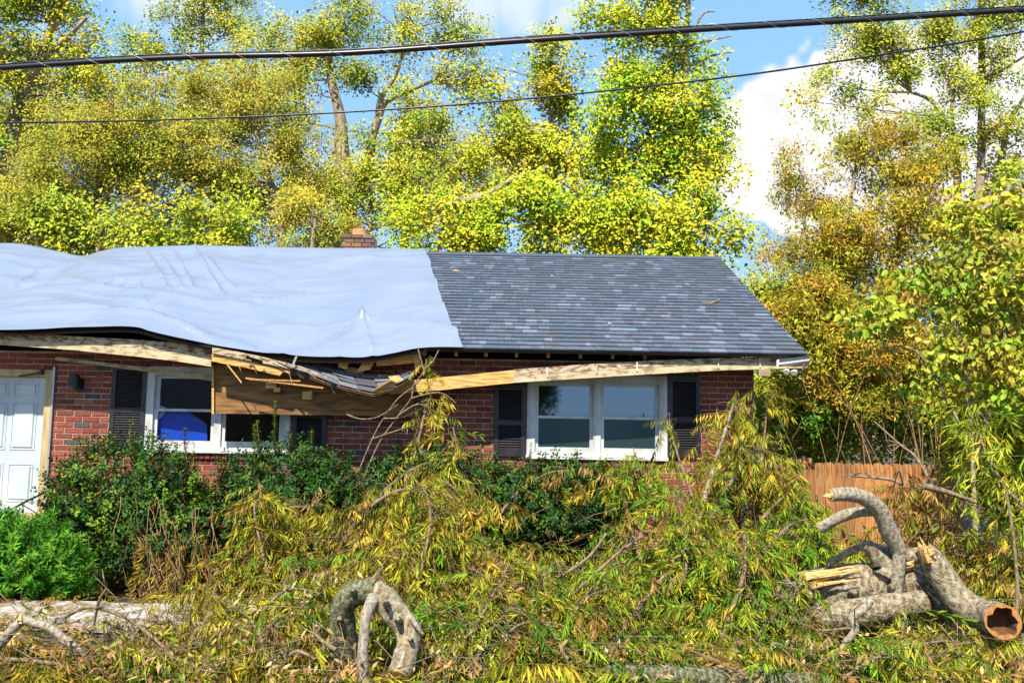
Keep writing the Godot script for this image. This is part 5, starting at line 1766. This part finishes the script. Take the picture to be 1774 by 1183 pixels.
func build_cables():
	var t := thing("utility_cable", "thick black overhead cable bundle crossing the top of the picture", "cable", at(887, 72, 6.0))
	var p := []
	var r := []
	for q in [[-1400, 240], [-600, 168], [0, 118], [300, 100], [600, 90], [887, 72], [1200, 52], [1500, 34], [1774, 17], [2400, -20], [3200, -66]]: p.append(at(q[0], q[1] if q[0] != 600 else 92, 6.0))
	var sp := smooth_path(p, 24)
	for i in sp.size(): r.append(0.0205)
	var mb := MB.new()
	mb.tube(sp, r, 12, Color.WHITE)
	part("cable", mb, M.cable, t)
	mb = MB.new()
	var q := []
	r = []
	for i in sp.size():
		q.append(sp[i] + Vector3(0, 0.030, 0.0))
		r.append(0.0055)
	mb.tube(q, r, 6, Color.WHITE)
	part("messenger_wire", mb, M.cable, t)
	mb = MB.new()
	q = []
	r = []
	var dist := 0.0
	for i in range(1, sp.size()):
		var a: Vector3 = sp[i - 1]
		var b: Vector3 = sp[i]
		var l := (b - a).length()
		var k := maxi(3, int(l / 0.02))
		for j in k:
			var ang := (dist + l * j / k) / 0.37 * TAU
			q.append(a.lerp(b, float(j) / k) + Vector3(0, 0.007 + 0.031 * cos(ang), 0.0235 * sin(ang)))
			r.append(0.0014)
		dist += l
	mb.tube(q, r, 4, Color.WHITE)
	part("lashing_wire", mb, M.steel, t)
	var s := thing("thin_wire", "thin black overhead wire below the thick cable bundle", "cable", at(887, 172, 7.0))
	p = []
	r = []
	for w in [[-1400, 226], [-600, 222], [0, 213], [300, 207], [600, 194], [900, 172], [1250, 135], [1500, 99], [1774, 55], [2400, -60], [3200, -220]]: p.append(at(w[0], w[1], 7.0))
	sp = smooth_path(p, 10)
	for i in sp.size(): r.append(0.0085)
	mb = MB.new()
	mb.tube(sp, r, 7, Color.WHITE)
	part("wire", mb, M.cable, s)

func build_trees():
	var YG := [Color(0.54, 0.53, 0.025), Color(0.36, 0.47, 0.025), Color(0.64, 0.53, 0.03), Color(0.20, 0.33, 0.02)]
	var OL := [Color(0.48, 0.43, 0.05), Color(0.37, 0.41, 0.035), Color(0.56, 0.42, 0.075), Color(0.54, 0.50, 0.035), Color(0.26, 0.32, 0.03)]
	var BR := [Color(0.60, 0.60, 0.025), Color(0.38, 0.55, 0.025), Color(0.68, 0.60, 0.03), Color(0.20, 0.40, 0.02)]
	var ORG := [Color(0.56, 0.30, 0.04), Color(0.58, 0.31, 0.035), Color(0.50, 0.42, 0.035), Color(0.32, 0.40, 0.03), Color(0.62, 0.44, 0.045), Color(0.52, 0.50, 0.04), Color(0.22, 0.30, 0.025)]
	var GR := [Color(0.38, 0.46, 0.035), Color(0.48, 0.50, 0.04), Color(0.58, 0.53, 0.03), Color(0.23, 0.34, 0.03)]
	tree("tall_tree", "tall tree with a pale leaning trunk at the left edge", "tree", [[[0, 440, 21, 14], [18, 240, 21, 12], [45, 150, 21, 11], [85, 60, 21, 8], [120, -40, 21, 5]], [[60, 110, 21, 6], [100, 80, 20.8, 5], [150, 30, 20.6, 3]]], [[90, 40, 120, 90, 21, 0.8], [0, 110, 70, 110, 20.5, 0.9], [150, 130, 60, 70, 21, 0.5], [20, -20, 110, 60, 21, 0.9]], "broad", YG)
	tree("edge_tree", "yellow-green tree at the far left end of the row behind the house", "tree", [[[-130, 440, 19, 9], [-125, 260, 19, 7], [-120, 100, 19, 4]]], [[-130, 120, 130, 130, 19, 0.9], [-90, 320, 120, 130, 18, 1.0], [-260, 280, 140, 170, 19, 0.9]], "broad", YG)
	tree("olive_tree", "bushy olive-brown tree behind the left end of the sheet", "tree", [[[180, 440, 18, 9], [178, 330, 18, 7], [182, 230, 18, 5], [190, 170, 18, 3]]], [[150, 300, 140, 140, 18, 1.1], [70, 330, 110, 110, 17.6, 1.1], [200, 200, 80, 80, 18, 0.9], [110, 210, 70, 60, 18.2, 0.8]], "small", OL, {"limb": 0.02})
	tree("olive_tree", "bushy olive-brown tree with a dark trunk behind the dip of the sheet", "tree", [[[486, 440, 18.5, 9], [488, 390, 18.5, 8], [470, 320, 18.5, 6], [440, 220, 18.5, 4]], [[488, 385, 18.5, 5], [520, 340, 18.4, 4], [540, 300, 18.3, 2]]], [[430, 260, 130, 150, 18.5, 1.1], [330, 300, 100, 130, 18.2, 1.1], [460, 150, 90, 60, 18.6, 0.9], [530, 320, 70, 90, 18.3, 0.9], [350, 180, 80, 60, 18.6, 0.9]], "small", OL, {"limb": 0.02})
	tree("oak_tree", "large spreading oak with a forked grey trunk behind the chimney", "tree", [[[605, 440, 20, 15], [600, 340, 20, 14], [592, 260, 20, 13], [588, 200, 20, 10], [570, 120, 20, 7], [560, 20, 20, 5]], [[640, 300, 20, 9], [642, 250, 20, 8], [655, 205, 20, 7], [665, 180, 20, 6], [690, 165, 19.8, 4], [750, 140, 19.6, 3]], [[655, 205, 20, 6], [660, 170, 20, 5], [690, 120, 20, 3], [700, 60, 20, 2]], [[600, 350, 20, 9], [642, 300, 20, 9]], [[690, 248, 19.7, 4], [740, 245, 19.6, 4], [790, 242, 19.5, 2]], [[720, 400, 19.4, 7], [780, 355, 19.2, 9], [840, 340, 19, 8], [890, 310, 18.8, 4], [950, 290, 18.8, 2]]], [[620, 60, 130, 100, 20, 1.0], [740, 60, 110, 60, 20, 0.8], [800, 120, 70, 60, 20, 0.6], [700, 230, 110, 80, 20, 0.5], [620, 350, 110, 90, 19.6, 0.8], [500, 80, 90, 90, 20.4, 0.9], [790, 260, 80, 60, 19.6, 0.45], [720, 340, 90, 70, 19.4, 0.8]], "broad", GR, {"scale": 0.85})
	tree("far_tree", "hazy green treetop against the sky left of the oak", "tree", [[[340, 440, 26, 8], [345, 200, 26, 6], [350, 60, 26, 4], [352, -20, 26, 3]]], [[340, 60, 110, 90, 26, 0.8], [250, 100, 90, 50, 26, 0.8], [400, 30, 60, 60, 26, 0.7], [300, 190, 160, 80, 26, 0.9], [100, 220, 160, 100, 26, 0.9]], "broad", GR, {"clump": 0.6})
	tree("sweetgum_tree", "tall yellow-green tree with bare twig ends right of centre", "tree", [[[1180, 445, 19, 9], [1182, 330, 19, 8], [1186, 180, 19, 7], [1190, 60, 19, 5], [1196, -40, 19, 4]], [[1186, 100, 19, 3], [1215, 28, 19, 2], [1240, 20, 19, 1.2]], [[1184, 80, 19, 3], [1230, 70, 19, 2], [1268, 62, 19, 1]], [[1186, 120, 19, 3], [1235, 96, 19, 2], [1270, 90, 19, 1]]], [[1110, 60, 100, 110, 19, 1.1], [1170, 150, 85, 110, 19, 1.1], [1080, 220, 110, 110, 18.8, 1.1], [1170, 300, 100, 90, 18.8, 1.1], [1240, 280, 45, 40, 18.8, 0.6], [1200, 230, 70, 60, 19, 0.9], [1150, -30, 80, 60, 19, 1.0]], "broad", BR)
	tree("poplar_tree", "rounded yellow-green tree between the oak and the tallest tree", "tree", [[[960, 445, 20, 8], [958, 330, 20, 7], [955, 220, 20, 5], [958, 110, 20, 3]]], [[950, 200, 80, 90, 20, 1.0], [960, 90, 40, 50, 20, 0.9], [890, 270, 80, 100, 19.6, 0.9], [1000, 280, 80, 90, 19.6, 1.0], [870, 170, 60, 60, 20, 0.6]], "broad", YG)
	var low := [["bright yellow-green thicket just right of the chimney", [[760, 400, 110, 60, 16.5, 1.3]], BR], ["bright yellow-green thicket behind the middle of the ridge", [[930, 390, 120, 80, 16.6, 1.3]], BR], ["bright green thicket behind the right end of the ridge", [[1090, 390, 120, 80, 16.5, 1.3]], BR], ["thin yellow thicket past the end of the ridge", [[1220, 400, 75, 80, 16.8, 1.2]], YG], ["olive thicket just left of the chimney", [[540, 400, 90, 70, 16.6, 1.2]], OL], ["yellow thicket behind the dip of the sheet", [[350, 400, 120, 80, 16.5, 1.2]], YG], ["green thicket behind the left dip of the ridge", [[170, 405, 110, 75, 16.5, 1.2]], GR], ["olive thicket at the left edge behind the sheet", [[10, 390, 110, 90, 16.5, 1.2]], OL]]
	for q in low:
		var b: Array = q[1][0]
		tree("thicket", q[0], "thicket", [[[b[0], 450, b[4], 4], [b[0] + 6, b[1] - 10, b[4], 3], [b[0] - 4, b[1] - b[3] * 0.6, b[4], 2]]], q[1], "broad" if q[2] != OL else "small", q[2], {"group": "thickets behind the roof", "limb": 0.015})
	tree("wood_edge", "dense green wood edge far behind the house", "tree", [[[700, 440, 24, 8], [700, 300, 24, 6], [700, 200, 24, 4]]], [[420, 160, 200, 90, 24, 0.8], [780, 220, 160, 110, 24, 0.7], [60, 180, 140, 120, 24, 0.9], [560, 330, 220, 110, 24, 1.1], [1000, 360, 240, 80, 24, 1.1], [200, 330, 240, 110, 24, 1.1], [820, 330, 120, 70, 24, 0.7]], "broad", OL, {"clump": 0.65, "limbs": 0.1, "holes": -1.0})
	tree("wood_edge", "dark green wood edge far behind the fence", "tree", [[[1500, 780, 24, 8], [1500, 600, 24, 6], [1500, 520, 24, 4]]], [[1400, 620, 160, 140, 24, 1.3], [1600, 600, 160, 160, 24, 1.3], [1800, 580, 160, 180, 24, 1.2]], "broad", OL, {"clump": 0.65, "limbs": 0.1, "holes": -1.0})
	tree("orange_tree", "rusty orange and green leaning tree beyond the right end of the roof", "tree", [[[1500, 780, 13.5, 5], [1490, 600, 13.5, 5], [1470, 440, 13.5, 4], [1480, 300, 13.5, 2.5]], [[1500, 700, 13.4, 4], [1540, 520, 13.4, 4], [1560, 380, 13.4, 3], [1540, 260, 13.4, 2]], [[1495, 640, 13.4, 3], [1420, 480, 13.4, 3], [1380, 330, 13.4, 2]]], [[1500, 360, 130, 130, 13.5, 1.0], [1420, 440, 110, 120, 13.4, 1.0], [1560, 290, 90, 90, 13.6, 0.9], [1490, 240, 60, 50, 13.6, 0.7], [1590, 430, 120, 120, 13.4, 1.0], [1370, 330, 35, 60, 13.4, 0.7], [1350, 520, 60, 80, 13.2, 0.9], [1480, 540, 120, 100, 13.2, 1.3], [1410, 580, 90, 90, 13.1, 1.2], [1540, 650, 120, 80, 13.1, 1.0], [1620, 560, 100, 110, 13.1, 1.1]], "long", ORG, {"limb": 0.009, "clump": 0.36, "holes": -0.24})
	tree("airy_tree", "airy tall tree with several thin trunks at the top right", "tree", [[[1665, 420, 20, 7], [1660, 340, 20, 7], [1655, 250, 20, 6], [1620, 180, 20, 4], [1580, 160, 20, 2.5]], [[1692, 420, 20.2, 7], [1700, 300, 20.2, 7], [1702, 140, 20.2, 6], [1700, 20, 20.2, 5], [1700, -60, 20.2, 4]], [[1710, 400, 20.4, 8], [1735, 280, 20.4, 6], [1750, 210, 20.4, 4], [1790, 150, 20.4, 3]], [[1655, 250, 20, 4], [1650, 170, 20, 3], [1665, 100, 20, 2]], [[1702, 140, 20.2, 3], [1740, 120, 20.2, 2.5], [1780, 95, 20.2, 2]]], [[1540, 40, 90, 60, 20, 0.7], [1640, 40, 90, 60, 20, 0.9], [1720, 20, 80, 50, 20, 0.9], [1490, 60, 60, 50, 20, 0.6], [1430, 155, 50, 25, 20, 0.6], [1520, 165, 60, 25, 20, 0.5], [1600, 110, 80, 40, 20, 0.45], [1680, 150, 90, 70, 20, 0.45], [1570, 210, 70, 40, 20, 0.6], [1640, 260, 60, 60, 20, 0.5], [1740, 230, 60, 80, 20, 0.6], [1760, 120, 40, 60, 20, 0.5], [1500, -20, 90, 50, 20, 0.8]], "broad", YG + GR, {"limb": 0.016, "scale": 0.8, "clump": 0.42, "limbs": 0.9})
	tree("rust_tree", "rust-orange treetop low behind the airy tall tree", "tree", [[[1760, 440, 22, 6], [1755, 360, 22, 4], [1750, 300, 22, 3]]], [[1750, 310, 50, 50, 22, 1.1], [1760, 380, 90, 60, 22, 1.0], [1690, 380, 60, 50, 22, 0.8]], "broad", ORG, {"limb": 0.015})
	tree("leaning_limb_tree", "pale limb and green leaves sticking in from the right edge", "tree", [[[1850, 760, 11.5, 6], [1820, 420, 11.5, 7], [1774, 318, 11.5, 6], [1730, 345, 11.4, 5], [1690, 372, 11.3, 4]]], [[1740, 440, 70, 80, 11.5, 0.9], [1790, 380, 50, 80, 11.5, 0.8]], "broad", YG, {"bark": M.pale_bark})
	tree("big_leaf_shrub", "shrub with large heart-shaped yellow-green leaves at the right", "shrub", [[[1690, 900, 9.2, 4], [1680, 700, 9.2, 3.5], [1660, 560, 9.2, 2.5], [1640, 450, 9.2, 1.5]], [[1690, 800, 9.2, 3], [1740, 600, 9.2, 3], [1750, 440, 9.2, 2]], [[1685, 780, 9.2, 3], [1600, 620, 9.1, 2], [1530, 600, 9.0, 1.5]]], [[1660, 550, 120, 130, 9.2, 0.75], [1730, 480, 80, 130, 9.2, 0.9], [1560, 570, 90, 70, 9.0, 0.5], [1720, 620, 90, 90, 9.1, 0.8], [1640, 660, 70, 60, 9.1, 0.45], [1700, 380, 70, 60, 9.3, 0.5]], "heart", [Color(0.38, 0.40, 0.035), Color(0.24, 0.36, 0.03), Color(0.48, 0.40, 0.05), Color(0.18, 0.28, 0.03), Color(0.36, 0.27, 0.05)], {"limb": 0.007, "clump": 0.34, "per": 17, "holes": -1.0, "tumble": false, "scale": 0.66, "deep": 0.5})
	tree("willow_thicket", "yellow-green willowy thicket filling the right edge beside the fence", "thicket", [[[1720, 900, 10.6, 4], [1715, 760, 10.6, 3], [1725, 660, 10.6, 2]], [[1722, 860, 10.6, 3], [1760, 760, 10.6, 2], [1790, 690, 10.6, 2]]], [[1700, 740, 80, 100, 10.6, 1.1], [1770, 800, 80, 110, 10.6, 1.1], [1760, 680, 90, 90, 10.6, 1.1], [1720, 560, 90, 100, 10.8, 1.0], [1750, 440, 70, 90, 10.8, 0.9]], "long", YG, {"limb": 0.005, "clump": 0.34, "scale": 1.15, "holes": -1.0})
	var DKG := GR
	tree("undergrowth_shrub", "dark green undergrowth behind the fence near the house corner", "shrub", [[[1400, 790, 15.0, 4], [1400, 700, 15, 3], [1400, 650, 15, 2]]], [[1400, 710, 110, 100, 15, 2.2], [1340, 600, 60, 120, 15, 1.0]], "broad", DKG, {"limb": 0.009, "scale": 0.85, "holes": -0.3})
	tree("undergrowth_shrub", "dark olive undergrowth behind the middle of the fence", "shrub", [[[1560, 790, 15.0, 4], [1555, 700, 15, 3], [1550, 640, 15, 2]]], [[1560, 710, 120, 100, 15, 2.0], [1520, 600, 120, 80, 15, 0.9]], "broad", DKG, {"limb": 0.009, "scale": 0.85, "holes": -0.3})
	tree("undergrowth_shrub", "olive undergrowth behind the fence post at the right", "shrub", [[[1720, 830, 14.5, 4], [1720, 740, 14.5, 3], [1715, 660, 14.5, 2]]], [[1720, 740, 110, 110, 14.5, 1.8], [1740, 600, 100, 100, 14.5, 1.0]], "broad", GR + OL, {"limb": 0.009, "scale": 0.85, "holes": -0.3})
	tree("fern_sprig", "bright green sapling beside the corner of the house", "shrub", [[[1335, 900, 11.2, 2], [1345, 760, 11.2, 2], [1360, 730, 11.2, 1.5]]], [[1350, 730, 40, 22, 11.2, 1.0], [1325, 690, 20, 40, 11.2, 1.0]], "long", [Color(0.08, 0.24, 0.02), Color(0.12, 0.30, 0.03)], {"clump": 0.2, "limb": 0.006, "per": 8, "scale": 0.8})
	street_tree("dark street tree across the road, mirrored in the window", Vector3(0.4, 0, 15.0), 5.2, 1.5)
	street_tree("tall street tree across the road, mirrored beside the plywood", Vector3(-9.5, 0, 14.0), 6.5, 2.4)
	# bare vines and saplings in front of the undergrowth
	var t := thing("bare_saplings", "bare brown stems crossing the dark undergrowth behind the fence", "sapling", Vector3(at(1540, 800, 12.8).x, 0, -12.8))
	for i in 24:
		var u := rf(1380, 1700)
		var y := rf(740, 800)
		var mb := MB.new()
		var lean := rf(-220, 120)
		var d := rf(12.5, 13.2)
		var p := [at(u, y, d), at(u + lean * 0.4 + rf(-10, 10), y - rf(70, 110), d), at(u + lean + rf(-20, 20), y - rf(150, 300), d)]
		p[0].y = maxf(0.0, p[0].y - 0.6)
		var r := rf(0.004, 0.010)
		mb.tube(smooth_path(p, 4), smooth_path([r, r * 0.8, r * 0.3], 4), 5, Color.WHITE, false)
		part("stem", mb, M.vine, t)

func street_tree(label: String, foot: Vector3, tall: float, wide: float):
	var t := thing("street_tree", label, "tree", foot, "trees across the road")
	var mb := MB.new()
	mb.tube([foot, foot + Vector3(0.1, tall * 0.4, 0), foot + Vector3(-0.1, tall * 0.8, 0)], [0.18, 0.13, 0.05], 9, Color.WHITE, true)
	part("trunk", mb, M.trunk, t)
	var tf := []
	var cc := []
	for i in 700:
		var q := rdir() * pow(rng.randf(), 0.4)
		var s := rf(1.0, 1.7)
		tf.append(Transform3D(Basis(rdir(), rf(0, TAU)).scaled(Vector3(s, s, s)), foot + Vector3(q.x * wide, tall * 0.62 + q.y * tall * 0.4, q.z * wide)))
		cc.append(pal([Color(0.10, 0.16, 0.03), Color(0.15, 0.2, 0.03)]))
	sprays("crown", SP["broad0"], tf, cc, M.leaf, t, "stuff")

# ---------------------------------------------------------------- sky
func make_sky() -> PanoramaSkyMaterial:
	var w := 2048
	var h := 1024
	var f := FastNoiseLite.new()
	f.seed = 9
	f.frequency = 1.0
	f.fractal_octaves = 4
	var puffs := []   # [direction, angular size]
	for q in [[1300, 250, 75], [1340, 190, 70], [1370, 160, 55], [1420, 200, 80], [1350, 280, 95], [1460, 150, 80], [1500, 110, 60], [1560, 170, 110], [1650, 230, 130], [1740, 170, 110], [1290, 310, 60], [1450, 300, 130], [1600, 330, 150], [840, 20, 55], [900, 5, 70], [980, 30, 45], [790, 0, 60], [250, 0, 50], [330, 20, 60], [1000, -40, 90]]:
		puffs.append([(at(q[0], q[1], 10.0) - EYE).normalized(), q[2] / FOCAL, 0.55 if q[1] < 60 and q[0] < 1100 else 1.0])
	var sky_rng := RandomNumberGenerator.new()
	sky_rng.seed = 77
	for k in 15:
		var az := 0.75 + (TAU - 1.5) * (k + sky_rng.randf()) / 15.0
		var el := sky_rng.randf_range(0.12, 0.65)
		var big := sky_rng.randf_range(0.05, 0.10)
		for j in 7:
			var a := az + sky_rng.randf_range(-2.2, 2.2) * big
			var e := el + sky_rng.randf_range(-0.6, 0.9) * big
			puffs.append([Vector3(sin(a) * cos(e), sin(e), -cos(a) * cos(e)), big * sky_rng.randf_range(0.5, 1.0), 1.0])
	var data := PackedFloat32Array()
	data.resize(w * h * 3)
	var top := Color(0.24, 0.50, 0.95)
	var low := Color(0.46, 0.72, 1.0)
	var grd := Color(0.30, 0.32, 0.22)
	var col_puffs := []
	for x in w: col_puffs.append([])
	for p in puffs:
		var az := atan2(p[0].x, -p[0].z)
		var half: float = p[1] * 1.5 / maxf(0.2, sqrt(1.0 - p[0].y * p[0].y))
		var c0 := int((az - half) / TAU * w)
		var c1 := int((az + half) / TAU * w)
		for x in range(c0, c1 + 1): col_puffs[posmod(x, w)].append(p)
	for y in h:
		var el := PI * 0.5 - PI * (y + 0.5) / h
		var sy := sin(el)
		var cy := cos(el)
		var base := grd
		if sy > 0: base = top.lerp(low, pow(1.0 - sy, 3.0))
		for x in w:
			var c := base
			if sy > -0.02:
				var here: Array = col_puffs[x]
				if here.size() > 0:
					var az := TAU * (x + 0.5) / w
					var dir := Vector3(sin(az) * cy, sy, -cos(az) * cy)
					var best := -1.0
					var soft := 1.0
					for p in here:
						var dd: float = 1.0 - dir.distance_to(p[0]) / p[1]
						if dd > best:
							best = dd
							soft = p[2]
					if best > -0.5:
						var edge := best + 0.45 * f.get_noise_3dv(dir * 22.0) + 0.12 * f.get_noise_3dv(dir * 70.0)
						var a := smoothstep(-0.05, 0.22 if soft > 0.9 else 0.8, edge) * soft
						if a > 0.0:
							var lit := 0.90 + 0.22 * f.get_noise_3dv(dir * 14.0 + Vector3(4, 4, 4))
							c = base.lerp(Color(lit, lit, minf(1.0, lit * 1.03)), a)
			var i := (y * w + x) * 3
			data[i] = c.r
			data[i + 1] = c.g
			data[i + 2] = c.b
	var im := Image.create_from_data(w, h, false, Image.FORMAT_RGBF, data.to_byte_array())
	var m := PanoramaSkyMaterial.new()
	m.panorama = ImageTexture.create_from_image(im)
	return m
